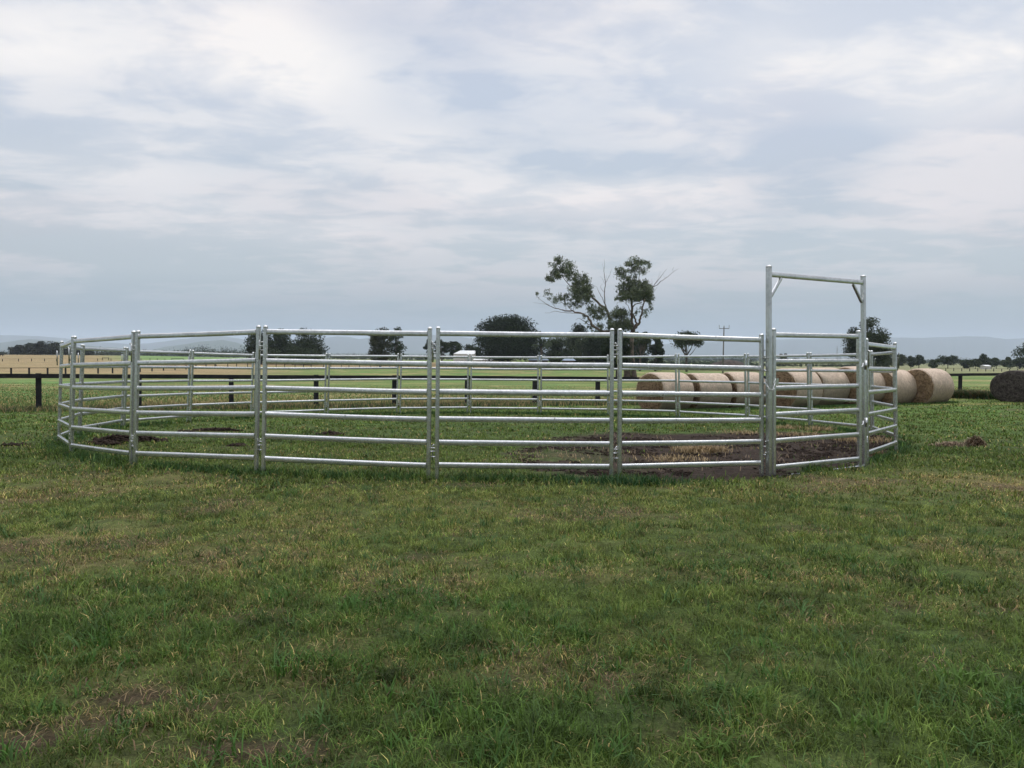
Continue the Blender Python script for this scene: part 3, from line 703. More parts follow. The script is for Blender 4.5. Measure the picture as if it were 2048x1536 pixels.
# ------------------------------------------------------------------ round yard of galvanised panels
RH = [.166, .437, .712, 1.035, 1.37, 1.725]; PH = 1.775
def oval(h, t, n=5):
    "flat-sided oval rail section: height h, thickness t, generous corners"
    q = t * 0.40; p_ = t * 0.24; pts = []
    for cx_, cz, a0, r in ((t / 2 - q, h / 2 - q, 0, q), (-(t / 2 - q), h / 2 - q, 90, q), (-(t / 2 - p_), -(h / 2 - p_), 180, p_), (t / 2 - p_, -(h / 2 - p_), 270, p_)):
        for k in range(n): a = R(a0 + 90 * k / (n - 1)); pts.append((cx_ + r * math.cos(a), cz + r * math.sin(a)))
    return pts
def rsq(wa, wb, r, n=3):
    pts = []
    for sx, sy, a0 in ((1, 1, 0), (-1, 1, 90), (-1, -1, 180), (1, -1, 270)):
        for k in range(n): a = R(a0 + 90 * k / (n - 1)); pts.append((sx * (wa / 2 - r) + r * math.cos(a), sy * (wb / 2 - r) + r * math.sin(a)))
    return pts
def lean_pt(p, h): return Vector((p[0] * (1 - .0055 * h), p[1], p[2] + h))
def post(parent, foot, h, du, dn, wa=.047, wb=.047, name='post'):
    m = MB(); m.sweep(rsq(wa, wb, .009), lean_pt(foot, -.04), lean_pt(foot, h), du, dn)
    o = m.build(name, M_STEEL, parent, True, R(40))
    # welded dome cap, a little wider than the tube
    m = MB(); rings = [(.000, 1.05), (.006, 1.12), (.016, 1.10), (.024, .9), (.031, .55)]; n = 14; vs = []
    for z, k in rings:
        for i in range(n):
            a = 2 * math.pi * i / n; ca, sa = math.cos(a), math.sin(a); q = 1 / max(abs(ca), abs(sa)) ** .65
            vs.append(lean_pt(foot, h + z) + du * (wa / 2 * k * ca * q) + dn * (wb / 2 * k * sa * q))
    vs.append(lean_pt(foot, h + .034)); fs = [(j * n + i, j * n + (i + 1) % n, (j + 1) * n + (i + 1) % n, (j + 1) * n + i) for j in range(len(rings) - 1) for i in range(n)]
    fs += [((len(rings) - 1) * n + i, (len(rings) - 1) * n + (i + 1) % n, len(rings) * n) for i in range(n)] + [tuple(range(n))[::-1]]
    m.add(vs, fs); c = m.build('cap', M_STEEL, None, True); c.data.transform(Matrix.Translation(-Vector(parent.location))); c.parent = o
    return o
def lug(m, c, du, dn, out, r=.017, w=.006):
    "bent rod loop welded to a post: a ring lying flat"
    pts = [c, c + du * out * .018 + dn * .001]
    ring = [c + du * out * .036 + (du * math.cos(a) + dn * math.sin(a)) * r for a in np.linspace(0, 2 * math.pi, 11)]
    m.tube(pts, w, 5); m.tube(ring, w, 5)
CEN = Vector((-.57, 17.4, 0))
def panel(i, label, gap0=.05, gap1=.05, name='yard_panel'):
    A = Vector(JOINT[i]); B = Vector(JOINT[(i + 1) % len(JOINT)])
    dxy = Vector((B.x - A.x, B.y - A.y, 0)); L = dxy.length; du = dxy / L
    dn = Vector((-du.y, du.x, 0)); mid = (A + B) / 2
    if dn.dot(mid - CEN) < 0: dn = -dn                   # outwards
    slope = (B.z - A.z) / L
    P = Vector((A.x + du.x * gap0, A.y + du.y * gap0, A.z + slope * gap0)); Q = Vector((B.x - du.x * gap1, B.y - du.y * gap1, B.z - slope * gap1))
    j = (random.random() - .5) * .012; P.z += j; Q.z += (random.random() - .5) * .012
    e = empty(name, tuple((P + Q) / 2), label, 'fence panel', 'galvanised panels of the round pen')
    post(e, P, PH, du, dn); post(e, Q, PH, du, dn)
    for h in RH:
        hj = h + (random.random() - .5) * .006
        a = lean_pt(P, hj) + du * .0255; b = lean_pt(Q, hj) - du * .0255; dr = (b - a).normalized(); upv = dn.cross(dr); upv = upv if upv.z > 0 else -upv
        # the tube sags by a few millimetres
        midp = (a + b) / 2 - Vector((0, 0, random.uniform(0, .004)))
        m = MB(); prof = oval(.064, .042)
        n = len(prof); st = [a, a + (midp - a) * .5 + Vector((0, 0, -.001)), midp, midp + (b - midp) * .5, b]
        vs = []; 
        for s in st: vs += [s + dn * x_ + upv * z_ for x_, z_ in prof]
        fs = [(k * n + q, k * n + (q + 1) % n, (k + 1) * n + (q + 1) % n, (k + 1) * n + q) for k in range(4) for q in range(n)] + [tuple(range(n))[::-1], tuple(4 * n + q for q in range(n))]
        m.add(vs, fs)
        # weld beads where the rail meets each post
        for p_, sg in ((a, 1), (b, -1)):
            m.add([p_ + du * sg * .001 + dn * x_ * 1.13 + upv * z_ * 1.08 for x_, z_ in prof] + [p_ + du * sg * .007 + dn * x_ * 1.01 + upv * z_ * 1.01 for x_, z_ in prof], [(q, (q + 1) % n, n + (q + 1) % n, n + q) for q in range(n)])
        if random.random() < .22:                          # dribble of zinc left from galvanising
            tq = random.uniform(.15, .9); c = a + (b - a) * tq; wv = .006; s_x = random.uniform(-.2, .2)
            m.add([c + dn * .0222 + dr * (-wv) + upv * .026, c + dn * .0222 + dr * wv + upv * .026, c + dn * .0222 + dr * (wv * .3 + s_x * .02) - upv * .028, c + dn * .0222 + dr * (-wv * .3 + s_x * .02) - upv * .028], [(0, 1, 2, 3)])
        m.build('rail', M_STEEL, e, True, R(45))
    def one_lug(c, out):
        m = MB(); lug(m, c, du, dn, out, .017, .007); m.build('lug', M_STEEL, e, True)
    for hh in (.33, 1.55): one_lug(lean_pt(Q, hh) + du * .025, 1)
    for hh in (.27, .375, 1.50, 1.60): one_lug(lean_pt(P, hh) - du * .025, -1)
    c = lean_pt(Q, 0) + du * .053                 # long pins dropped through the lugs
    m = MB(); m.tube([c + Vector((0, 0, 1.385)), c + Vector((0, 0, 1.62)), c + du * .016 + Vector((0, 0, 1.632)), c + du * .028 + Vector((0, 0, 1.622))], .0095, 6); m.build('joining_pin', M_STEEL, e, True)
    m = MB(); m.tube([c + Vector((0, 0, .22)), c + Vector((0, 0, .395)), c - du * .016 + Vector((0, 0, .407)), c - du * .026 + Vector((0, 0, .40))], .009, 6); m.build('joining_pin', M_STEEL, e, True)
    return e
PL = {
 22: 'steel panel at the near left corner of the pen, seen almost end on',
 21: 'steel pen panel second from the left on the near side, rails sloping down left',
 20: 'steel pen panel standing in front of the large dark soil mound',
 19: 'near steel panel between the soil mound and middle panels, hills behind its top rail',
 18: 'nearest steel panel in the middle, in front of the shed and big dark tree',
 17: 'near steel pen panel directly left of the tall gate frame, bare dirt behind it',
 15: 'steel pen panel directly right of the tall gate frame with steeply slanting rails',
 14: 'far right pen panel seen edge on, hidden behind the rightmost post',
 13: 'far side panel at the right bend, slanting behind the rightmost near panel',
 12: 'far side panel seen through the right half of the gate, before tan bales',
 11: 'far side panel seen through the left part of the gate, beside the gate upright',
 10: 'far side pen panel in front of the second and third hay bales from the left',
 9: 'far side pen panel in front of the leftmost hay bale',
 8: 'far side panel just left of the line below the tall gum tree',
 7: 'far side panel in front of the big round dark tree and blue-grey roof',
 6: 'far side pen panel whose right end stands in front of the white shed',
 5: 'far side panel beneath the pair of trees left of the white shed',
 4: 'far side panel in front of the wide dark tree group on the left',
 3: 'far side panel left of the wide dark tree group, before low dark woodland',
 2: 'far side panel seen through the soil mound panel, green paddock behind its top rail',
 1: 'far side pen panel at the left, third from the leftmost corner',
 0: 'steep far side pen panel at the extreme left bend of the pen',
}
for i, lb in PL.items():
    panel(i, lb)

# ---- gate: tall portal frame, leaf, chain
GL = at(1541, 768, 10.36); GR = at(1732, 768, 11.50)
GL = Vector((GL.x, GL.y, JOINT[17][2] - .02)); GR = Vector((GR.x, GR.y, JOINT[16][2] - .0))
gdu = Vector((GR.x - GL.x, GR.y - GL.y, 0)); GLEN = gdu.length; gdu.normalize(); gdn = Vector((gdu.y, -gdu.x, 0))
fr = empty('gate_portal', tuple((GL + GR) / 2), 'tall galvanised portal frame with a top beam and corner braces around the pen gate', 'gate frame')
GH = 2.655
post(fr, GL, GH, gdu, gdn, .059, .059, 'upright'); post(fr, GR, GH - .01, gdu, gdn, .057, .057, 'upright')
m = MB(); a = lean_pt(GL, GH - .085) + gdu * .033; b = lean_pt(GR, GH - .085) - gdu * .033; m.sweep(rsq(.04, .062, .008), a, b, gdn, Vector((0, 0, 1))); m.build('top_beam', M_STEEL, fr, True, R(40))
for p_, sg in ((GL, 1), (GR, -1)):
    m = MB(); A_ = lean_pt(p_, GH - .36) + gdu * sg * .036; B_ = lean_pt(p_, GH - .118) + gdu * sg * .235
    dr = (B_ - A_).normalized(); m.sweep(rsq(.035, .04, .007), A_, B_, gdn, gdn.cross(dr)); m.build('corner_brace', M_STEEL, fr, True, R(40))
m = MB(); m.sweep(rsq(.05, .022, .005), GL + gdu * .034 + Vector((0, 0, .006)), GR - gdu * .034 + Vector((0, 0, .006)), gdn, Vector((0, 0, 1))); m.build('threshold_bar', M_STEEL, fr, True, R(40))
for hh in (.33, .47, 1.36, 1.52):
    m = MB(); c = lean_pt(GL, hh) - gdu * .033; m.tube([c, c - gdu * .03, c - gdu * .045 + gdn * .01, c - gdu * .055 + gdn * .025], .008, 6); m.build('lug', M_STEEL, fr, True)
for hh in (.62, 1.42):
    m = MB(); c = lean_pt(GR, hh) + gdn * .034 - gdu * .012; m.tube([c + gdn * .012 + Vector((0, 0, -.065)), c + gdn * .012 + Vector((0, 0, .065))], .014, 7); m.build('hinge', M_STEEL, fr, True)
# gate leaf (hung on the outside of the right upright)
LA = at(1550, 768, 10.46); LB = at(1722, 768, 11.33); LA.z = GL.z + .0; LB.z = GR.z + .0
ldu = Vector((LB.x - LA.x, LB.y - LA.y, 0)).normalized(); ldn = Vector((ldu.y, -ldu.x, 0))
lf = empty('gate_leaf', tuple((LA + LB) / 2), 'six-rail galvanised gate leaf hung inside the tall frame, chained shut at the left', 'gate')
LH = [.125, .463, .80, 1.135, 1.475, 1.815]
LA.z += .0; 
m = MB()
for st, nm in ((LA, 'stile'), (LB, 'stile')):
    o = post(lf, st + Vector((0, 0, .07)), 1.80, ldu, ldn, .052, .052, nm)
for h in LH:
    a = lean_pt(LA, h) + ldu * .0265; b = lean_pt(LB, h) - ldu * .0265; dr = (b - a).normalized(); upv = ldn.cross(dr); upv = upv if upv.z > 0 else -upv
    m = MB(); m.sweep(oval(.064, .042), a, b, ldn, upv); m.build('rail', M_STEEL, lf, True, R(45))
m = MB(); c = lean_pt(LA, 1.175) + ldu * .075; m.box(c + Vector((0, 0, .045)), .035, .01, .085, math.atan2(ldu.y, ldu.x)); m.build('chain_keeper', M_STEEL, lf); m = MB(); m.box(c + ldu * -.045 + Vector((0, 0, .045)), .03, .01, .085, math.atan2(ldu.y, ldu.x)); m.build('chain_keeper', M_STEEL, lf)
for hh in (.62, 1.42):
    m = MB(); c = lean_pt(LB, hh) + ldu * .03 + ldn * .02; m.tube([c - ldu * .01 + Vector((0, 0, -.03)), c + ldu * .03 + Vector((0, 0, -.02)), c + ldu * .035 + Vector((0, 0, .03))], .009, 6); m.build('hinge', M_STEEL, lf, True)
# chain round the left upright
cp_ = lean_pt(GL, 1.14)
ch = []
for k, (a, b, z) in enumerate([(-.052, -.01, .11), (-.055, .0, .065), (-.052, .02, .02), (-.035, .045, -.02), (-.005, .052, -.028), (.022, .052, -.012), (.045, .045, .015), (.06, .035, .05), (.075, .03, .085), (.095, .02, .115)]): ch.append(cp_ + gdu * a + gdn * b + Vector((0, 0, z)))
m = MB()
for k in range(len(ch) - 1):
    a, b = ch[k], ch[k + 1]; dr = (b - a).normalized(); sd_ = dr.cross(gdn if k % 2 else gdn + gdu * 1.5).normalized(); L = (b - a).length * .62; c = (a + b) / 2
    m.tube([c + dr * (math.cos(t) * L) + sd_ * (math.sin(t) * .012) for t in np.linspace(0, 2 * math.pi, 11)], .0045, 5)
o = m.build('chain', M_STEEL, None, True); lone(o, cp_); tag(o, 'short steel chain looped round the left upright of the tall gate frame', 'chain')

# ------------------------------------------------------------------ hay bales
def bale(xr, depth, az, dia, L, label, squash=1.04, dark=False, cpx=None):
    az = R(az); ax = Vector((math.sin(az), math.cos(az), 0)); td = Vector((math.cos(az), -math.sin(az), 0))  # axis away, perpendicular to the right
    if cpx is None:
        P = at(xr, 768, depth); Cr = Vector((P.x, P.y, 0)) - td * dia / 2 * squash; C = Cr - ax * L / 2
    else:
        P = at(cpx, 768, depth); C = Vector((P.x, P.y, 0)) + ax * L / 2
    zb = gz(C.x, C.y) - .03
    e = empty('hay_bale', (C.x, C.y, zb), label, 'hay bale', 'round hay bales lying in a row along the black fence')
    seed = random.random() * 50
    n = 56; k = 9; hz = dia / 2; vs = []; prof = [(-.5, .93), (-.488, .975), (-.46, .995), (-.25, 1.0), (0, 1.005), (.25, 1.0), (.46, .995), (.488, .975), (.5, .93)]
    def rad(a, s):
        rr = 1 + .012 * math.sin(3 * a + seed) + .008 * math.sin(7 * a + seed * 2 + s * 3) + .006 * math.sin(5 * s + seed)
        return rr
    for s, q in prof:
        for i in range(n):
            a = 2 * math.pi * i / n; r_ = hz * q * rad(a, s); yy = math.sin(a) * r_ * squash; zz_ = math.cos(a) * r_
            zz_ = max(zz_, -hz * .90) * (1 if zz_ > 0 else .985)
            vs.append((s * L, yy, zz_))
    def build(name, vs, fs, mat, smooth=True):
        me = bpy.data.meshes.new(name); me.from_pydata(vs, [], fs); me.polygons.foreach_set('use_smooth', [smooth] * len(me.polygons)); me.materials.append(mat)
        o = bpy.data.objects.new(name, me); col.objects.link(o); o.parent = e; o.location = (0, 0, hz * .90); o.rotation_euler = (0, 0, math.pi / 2 - az); return o
    fs = [(j * n + i, (j + 1) * n + i, (j + 1) * n + (i + 1) % n, j * n + (i + 1) % n) for j in range(k - 1) for i in range(n)]
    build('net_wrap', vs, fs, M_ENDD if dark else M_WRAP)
    for sg in (-1, 1):
        ev = []; ef = []; rings = [1.0, .94, .8, .62, .42, .22]
        for j, q in enumerate(rings):
            for i in range(n):
                b_ = vs[(0 if sg < 0 else (k - 1) * n) + i]; rr = math.hypot(b_[1], b_[2]); a = 2 * math.pi * i / n
                bul = .0 if j == 0 else .02 + .035 * (1 - q) + .02 * math.sin(a * 3 + j * 2.1 + seed) * (q > .3) + random.uniform(-.012, .012)
                ev.append((b_[0] + sg * bul, b_[1] * q, b_[2] * q))
        ev.append((sg * (L / 2 + .05), 0, 0))
        for j in range(len(rings) - 1):
            for i in range(n):
                f = (j * n + i, j * n + (i + 1) % n, (j + 1) * n + (i + 1) % n, (j + 1) * n + i); ef.append(f if sg < 0 else f[::-1])
        for i in range(n): f = ((len(rings) - 1) * n + i, (len(rings) - 1) * n + (i + 1) % n, len(rings) * n); ef.append(f if sg < 0 else f[::-1])
        build('straw_end', ev, ef, M_ENDD if dark else M_END)
    # loose straw standing out of the near end
    nb = 900; a = rng.uniform(0, 2 * math.pi, nb); r_ = np.sqrt(rng.random(nb)) * hz * .97
    V = np.zeros((nb, 3, 3)); x0 = -L / 2 - .02 - .035 * (1 - r_ / hz)
    ph = a + rng.normal(1.57, .5, nb); ln = rng.uniform(.05, .14, nb)
    Y0, Z0 = np.sin(a) * r_ * squash, np.maximum(np.cos(a) * r_, -hz * .86)
    V[:, 0] = np.stack([x0, Y0, Z0], 1); V[:, 1] = np.stack([x0, Y0 + .012, Z0 + .008], 1)
    V[:, 2] = np.stack([x0 - rng.uniform(.01, .06, nb), Y0 + np.sin(ph) * ln, np.maximum(Z0 + np.cos(ph) * ln, -hz * .88)], 1)
    me_c = (np.array([[.055, .048, .04]]) if dark else np.array([[.27, .19, .11]])) * rng.uniform(.35, 1.3, nb)[:, None]
    o = mesh_np('loose_straw', V.reshape(-1, 3), np.arange(nb * 3).reshape(-1, 3), M_STRAW, colour=np.repeat(me_c, 3, 0))
    o.parent = e; o.location = (0, 0, hz * .90); o.rotation_euler = (0, 0, math.pi / 2 - az)
    # stray stems poking through the wrap
    nb = 1100; a = rng.uniform(0, 2 * math.pi, nb); xx = rng.uniform(-.47, .47, nb) * L; V = np.zeros((nb, 3, 3)); rr = hz * 1.012
    Y0, Z0 = np.sin(a) * rr * squash, np.maximum(np.cos(a) * rr, -hz * .89); ln = rng.uniform(.02, .07, nb); tt = rng.uniform(-1, 1, nb)
    V[:, 0] = np.stack([xx, Y0, Z0], 1); V[:, 1] = np.stack([xx + .008, Y0, Z0], 1); V[:, 2] = np.stack([xx + tt * ln, Y0 * (1 + ln * .35) + np.cos(a) * ln * .5, Z0 * (1 + ln * .3) - np.sin(a) * ln * .5 * np.sign(tt)], 1)
    me_c = (np.array([[.07, .06, .05]]) if dark else np.array([[.40, .31, .22]])) * rng.uniform(.35, 1.25, nb)[:, None]
    o = mesh_np('stray_stems', V.reshape(-1, 3), np.arange(nb * 3).reshape(-1, 3), M_STRAW, colour=np.repeat(me_c, 3, 0))
    o.parent = e; o.location = (0, 0, hz * .90); o.rotation_euler = (0, 0, math.pi / 2 - az)
    return e
bale(1390, 28.6, 57, 1.43, 1.42, 'leftmost hay bale of the row, its brown straw end fully showing')
bale(1466, 29.3, 67, 1.42, 1.35, 'hay bale second from the left with grey-green damp lower half')
bale(1538, 29.9, 68, 1.43, 1.35, 'hay bale third from the left, partly behind the gate post')
bale(1648, 29.9, 60, 1.53, 1.35, 'hay bale seen through the left half of the gate, its brown straw end in view')
bale(1702, 31.0, 60, 1.58, 1.45, 'pinkish smooth hay bale butted against the one seen through the gate, no end showing')
bale(1778, 31.3, 60, 1.58, 1.45, 'hay bale behind the right gate upright, straw end half hidden')
bale(1840, 31.6, 58, 1.43, 1.42, 'hay bale just right of the pen, second from the right end of the tan row')
bale(1911, 31.8, 56, 1.46, 1.45, 'hay bale at the right end of the tan row beside the black fence post')
bale(0, 32.0, 40, 1.34, 1.3, 'blackened old hay bale at the right edge, its dark end facing us', 1.22, True, cpx=2027)
bale(0, 35.0, 50, 1.42, 1.4, 'pale tan bale mostly hidden behind the blackened bale at the right edge', 1.04, False, cpx=2062)

# ------------------------------------------------------------------ black timber fence
def fence(name, label, pts, top, pw, rail_h, mat, rail_w=.05, wob=0.0, posts_only=None):
    "pts: list of (x,y) posts"
    e = empty(name, (pts[0][0], pts[0][1], gz(*pts[0])), label, 'fence')
    tops = []
    for (x, y) in pts:
        z = gz(x, y); m = MB(); rz = random.uniform(-.1, .1) + math.atan2(pts[1][1] - pts[0][1], pts[1][0] - pts[0][0]); ht = top + random.uniform(-.01, .02)
        m.box((x, y, z + ht / 2 - .1), pw, pw * .8, ht + .2, rz); m.build('post', mat, e); tops.append(Vector((x, y, z + top - rail_h / 2)))
    nrm = Vector((pts[1][1] - pts[0][1], -(pts[1][0] - pts[0][0]), 0)).normalized() * (pw * .4 + rail_w / 2 + .003)
    for a, b in zip(tops[:-1], tops[1:]):
        a2, b2 = a + nrm, b + nrm; dr = (b2 - a2).normalized(); sd_ = nrm.normalized(); m = MB(); upv = sd_.cross(dr); upv = upv if upv.z > 0 else -upv
        st = []; n = 5
        for k in range(n):
            t = k / (n - 1); st.append(a2 + (b2 - a2) * t + dr * ((.004 if k == 0 else -.004 if k == n - 1 else 0)) + Vector((0, 0, random.uniform(-wob, wob) if 0 < k < n - 1 else 0)))
        vs = [s + sd_ * x_ + upv * z_ for s in st for x_, z_ in ((-rail_w / 2, -rail_h / 2), (rail_w / 2, -rail_h / 2), (rail_w / 2, rail_h / 2), (-rail_w / 2, rail_h / 2))]
        fs = [(k * 4 + q, k * 4 + (q + 1) % 4, (k + 1) * 4 + (q + 1) % 4, (k + 1) * 4 + q) for k in range(n - 1) for q in range(4)] + [(3, 2, 1, 0), tuple((n - 1) * 4 + q for q in range(4))]
        m.add(vs, fs); m.build('rail', mat, e)
    return e
pts = []
for x in [-14.7 + 2.6 * k for k in range(-2, 14)] + [22.95, 25.6, 28.2]:
    pts.append((x, 25.5 + FSLOPE * (x + 14.7)))
fence('timber_fence', 'black timber fence with one heavy top rail running behind the pen', pts, 1.15, .155, .135, M_BLACK, wob=.006)
pts = []
for px, Y in zip([-50, -14, 22, 58, 95, 131, 164, 196, 225, 254, 280, 304, 327, 350, 372, 392, 412, 430], np.interp([-50, -14, 22, 58, 95, 131, 164, 196, 225, 254, 280, 304, 327, 350, 372, 392, 412, 430], [-50, 22, 250, 430], [133, 139, 168, 245])):
    p = at(px, 720, Y); pts.append((p.x, p.y))
fence('paddock_fence', 'thin dark one-rail fence crossing the brown paddock at the left', pts, 1.25, .24, .09, M_BLACK, .08)
pts = []
for px in np.arange(436, 965, 19):
    p = at(px + random.uniform(-4, 4), 720, 268 + (px - 436) * .05); pts.append((p.x, p.y))
fence('paddock_fence', 'distant thin fence on a tan strip in front of the wide dark tree group', pts, 1.3, .22, .09, M_BLACK, .08)
pts = []
for px in (-20, 5, 37, 63, 89, 113, 140, 168, 195, 222, 250, 282, 300, 315, 330):
    p = at(px, 720, 330 + px * .15); pts.append((p.x, p.y))
fence('paddock_fence', 'faint farthest post fence high in the brown field at the left', pts, 1.1, .22, .04, M_BLACK, .04)
pts = []
for px in np.arange(1860, 2080, 16):
    p = at(px, 720, 330); pts.append((p.x, p.y))
fence('paddock_fence', 'distant fence line in front of the trees at the right edge', pts, 1.2, .22, .07, M_BLACK, .05)
def jump(px, py, d, w_, h, label):
    p = at(px, py, d); z = gz(p.x, p.y); e = empty('field_rail_frame', (p.x, p.y, z), label, 'field frame')
    for s in (-.5, .5): m = MB(); m.box((p.x + s * w_, p.y, z + h / 2), .25, .15, h); m.build('leg', M_BLACK, e)
    m = MB(); m.box((p.x, p.y, z + h - .1), w_ - .26, .12, .2); m.build('bar', M_BLACK, e)
jump(211, 718, 380, 3.0, 1.2, 'small dark rail frame standing in the paddock left of the soil mound panel post')
jump(355, 718, 390, 5.6, 1.1, 'wide dark rail frame in the paddock, just left of a far panel joint')
jump(962, 722, 330, 3.3, 1.3, 'small dark frame beside the white shed')

# ------------------------------------------------------------------ trees
def leaf_mesh(centres, radii, per, size, c0, cvar=.25, droop=0.0, aspect=1.0, seed=0):
    "small leaf-spray triangles/quads spread through clump volumes"
    r = np.random.default_rng(seed + 100)
    centres = np.asarray(centres, float); radii = np.asarray(radii, float)
    if radii.ndim == 1: radii = np.repeat(radii[:, None], 3, 1)
    per = np.broadcast_to(per, (len(centres),)); i = np.repeat(np.arange(len(centres)), per); n = len(i)
    v = r.normal(0, 1, (n, 3)); v /= np.linalg.norm(v, axis=1)[:, None]; q = r.random(n) ** .45
    p = centres[i] + v * q[:, None] * radii[i]
    s = size * r.uniform(.5, 1.4, n)
    a = r.normal(0, 1, (n, 3)); a[:, 2] -= droop * 2; a /= np.linalg.norm(a, axis=1)[:, None]
    b = np.cross(a, r.normal(0, 1, (n, 3))); b /= np.linalg.norm(b, axis=1)[:, None]
    a = a * (s * aspect)[:, None]; b = b * s[:, None] * .5
    P = np.stack([p - a * .5, p + b * .55 - a * .05, p + a * .5, p - b * .55 + a * .08], 1).reshape(-1, 3)
    Q = (np.arange(n) * 4)[:, None] + np.array([[0, 1, 2, 3]])
    t = r.uniform(1 - cvar, 1 + cvar, len(centres))[i] * r.uniform(.7, 1.3, n); hue = r.uniform(0, 1, n)[:, None]
    C = np.array(c0)[None] * t[:, None] * (1 + (hue - .5) * np.array([[.3, .1, -.1]]))
    return P, Q, np.repeat(C, 4, 0)
GREEN_D = (.030, .042, .021); GREEN_M = (.046, .060, .028); GREEN_G = (.062, .078, .042); GREEN_O = (.055, .060, .026)
def tree(px0, px1, ytop, d, label, cat='tree', group=None, c=GREEN_D, shape='round', n=26, per=150, leaf=None, base_frac=.12, gaps=0.0, seed=0, trunk=True, name='tree', ybase=None, branches=False):
    r = random.Random(seed * 7 + 3)
    cxp = (px0 + px1) / 2; b = at(cxp, 720, d); base = Vector((b.x, b.y, gz(b.x, b.y)))
    top = at(cxp, ytop, d).z; H = top - base.z; W = (px1 - px0) / F * d * 1.10
    e = empty(name, tuple(base), label, cat, group)
    if leaf is None: leaf = max(.16, d * .0016)
    cs = []; rs = []
    z0 = H * base_frac
    for k in range(n):
        while True:
            u_, v_, w_ = r.uniform(-1, 1), r.uniform(-1, 1), r.uniform(-1, 1)
            if shape == 'round': ok = u_ * u_ + v_ * v_ + w_ * w_ < 1
            elif shape == 'dome': ok = (u_ * u_ + v_ * v_) < 1 - max(0, w_ * .5 + .5) ** 2 * .85 and not (w_ < -.75 and u_ * u_ + v_ * v_ > .5)
            elif shape == 'umbrella': ok = w_ > -.1 + .3 * (u_ * u_ + v_ * v_) - .5 * r.random() * (u_ * u_ > .3) and (u_ * u_ + v_ * v_) + (w_ * .9) ** 2 < 1
            elif shape == 'column': ok = (u_ * u_ + v_ * v_) < 1 - max(0, w_) ** 3
            elif shape == 'bush': ok = (u_ * u_ + v_ * v_) + max(0, w_) ** 2 < 1
            if ok and (k > n * .45 or u_ * u_ + v_ * v_ + w_ * w_ > .45): break
        rc = r.uniform(.16, .30) * (1 - .35 * gaps)
        rad = Vector((W * rc, W * rc, min(W, H) * rc * r.uniform(.6, .95)))
        kx = max(0.0, 1 - rc * 1.25)
        cs.append((base.x + u_ * W / 2 * kx, base.y + v_ * W / 2 * kx * .9, base.z + z0 + (w_ * .5 + .5) * max(.1, (H - z0) - 1.5 * rad.z) * 1.03 + rad.z)); rs.append(tuple(rad))
    V, Q, C = leaf_mesh(cs, rs, int(per * (1.7 if gaps < .5 else 1.1)), leaf * 1.1, tuple(q * 1.0 for q in c), seed=seed, aspect=1.3)
    mesh_np('crown', V, None, M_LEAF, parent=e, colour=C, quads=Q)
    if trunk:
        m = MB(); tr = max(.12, H * .026); lean = r.uniform(-.03, .03) * H
        m.tube([base - Vector((0, 0, .3)), base + Vector((lean * .3, 0, H * .2)), base + Vector((lean, 0, H * .45)), base + Vector((lean * 1.2, 0, H * .7))], [tr * 1.3, tr, tr * .75, tr * .3], 8)
        for c3 in cs[::2 if branches else 4]:
            t = r.uniform(.22, .5); s = base + Vector((lean * t, 0, H * t)); c3 = Vector(c3)
            mid = s + (c3 - s) * .5 + Vector((0, 0, -.04 * H)); m.tube([s, mid, c3], [tr * .5, tr * .32, tr * .1], 5)
        m.build('trunk', M_BARK if branches else M_BARKD, e, True)
    return e
GRP = 'trees standing beyond the paddocks'
tree(492, 552, 664, 340, 'left tree of the wide dark group with a ragged rounded crown', n=34, per=170, seed=1, gaps=.3, base_frac=.05, group=GRP, c=(.032, .045, .024))
tree(540, 590, 654, 350, 'tallest tree in the wide dark group, its top poking above the pen rail', n=30, per=170, seed=2, shape='column', base_frac=.05, group=GRP, c=(.030, .044, .022))
tree(570, 652, 661, 345, 'right broad tree of the wide dark group sloping down to the right', n=40, per=180, seed=3, shape='dome', base_frac=.04, group=GRP)
tree(500, 560, 690, 330, 'low dark undergrowth tree at the foot of the wide group on the left', n=20, per=120, seed=33, shape='bush', base_frac=.0, group=GRP, trunk=False)
tree(560, 650, 694, 330, 'low dark bush at the foot of the wide group on the right', 'bush', n=24, per=120, seed=34, shape='bush', base_frac=.0, group=GRP, trunk=False, name='bush')
tree(738, 783, 655, 300, 'dense olive-brown left tree of the pair between the two hills', n=30, per=180, seed=4, shape='column', base_frac=.03, group=GRP, c=(.045, .050, .026))
tree(775, 812, 655, 305, 'airy right tree of the pair with sky showing through', n=30, per=85, seed=5, shape='column', gaps=.6, base_frac=.12, group=GRP, branches=True, c=(.036, .05, .026))
tree(846, 872, 678, 350, 'small gum tree just left of the shed, left of three', n=16, per=110, seed=6, gaps=.4, base_frac=.12, group=GRP, branches=True)
tree(868, 900, 676, 355, 'middle gum tree of three just left of the white shed', n=18, per=110, seed=7, gaps=.4, base_frac=.12, group=GRP, branches=True)
tree(894, 925, 680, 360, 'right gum tree of three, its crown above the shed corner', n=18, per=110, seed=8, gaps=.4, base_frac=.14, group=GRP, branches=True)
tree(925, 962, 689, 400, 'low tree line behind the shed roof touching the big round tree', n=18, per=110, seed=9, shape='dome', base_frac=.1, group=GRP)
tree(950, 1082, 636, 330, 'big round very dark tree in the centre of the view', n=110, per=330, seed=10, shape='dome', base_frac=.0, group=GRP, c=(.021, .031, .018))
tree(1088, 1150, 673, 335, 'bushy mid green tree behind the second blue-grey roof', n=30, per=170, seed=11, shape='bush', base_frac=.0, group=GRP, c=GREEN_M)
tree(1128, 1182, 651, 360, 'rounded dark tree top rising above the bushes left of the tall gum', n=30, per=170, seed=12, shape='dome', base_frac=.2, group=GRP, c=(.026, .034, .019))
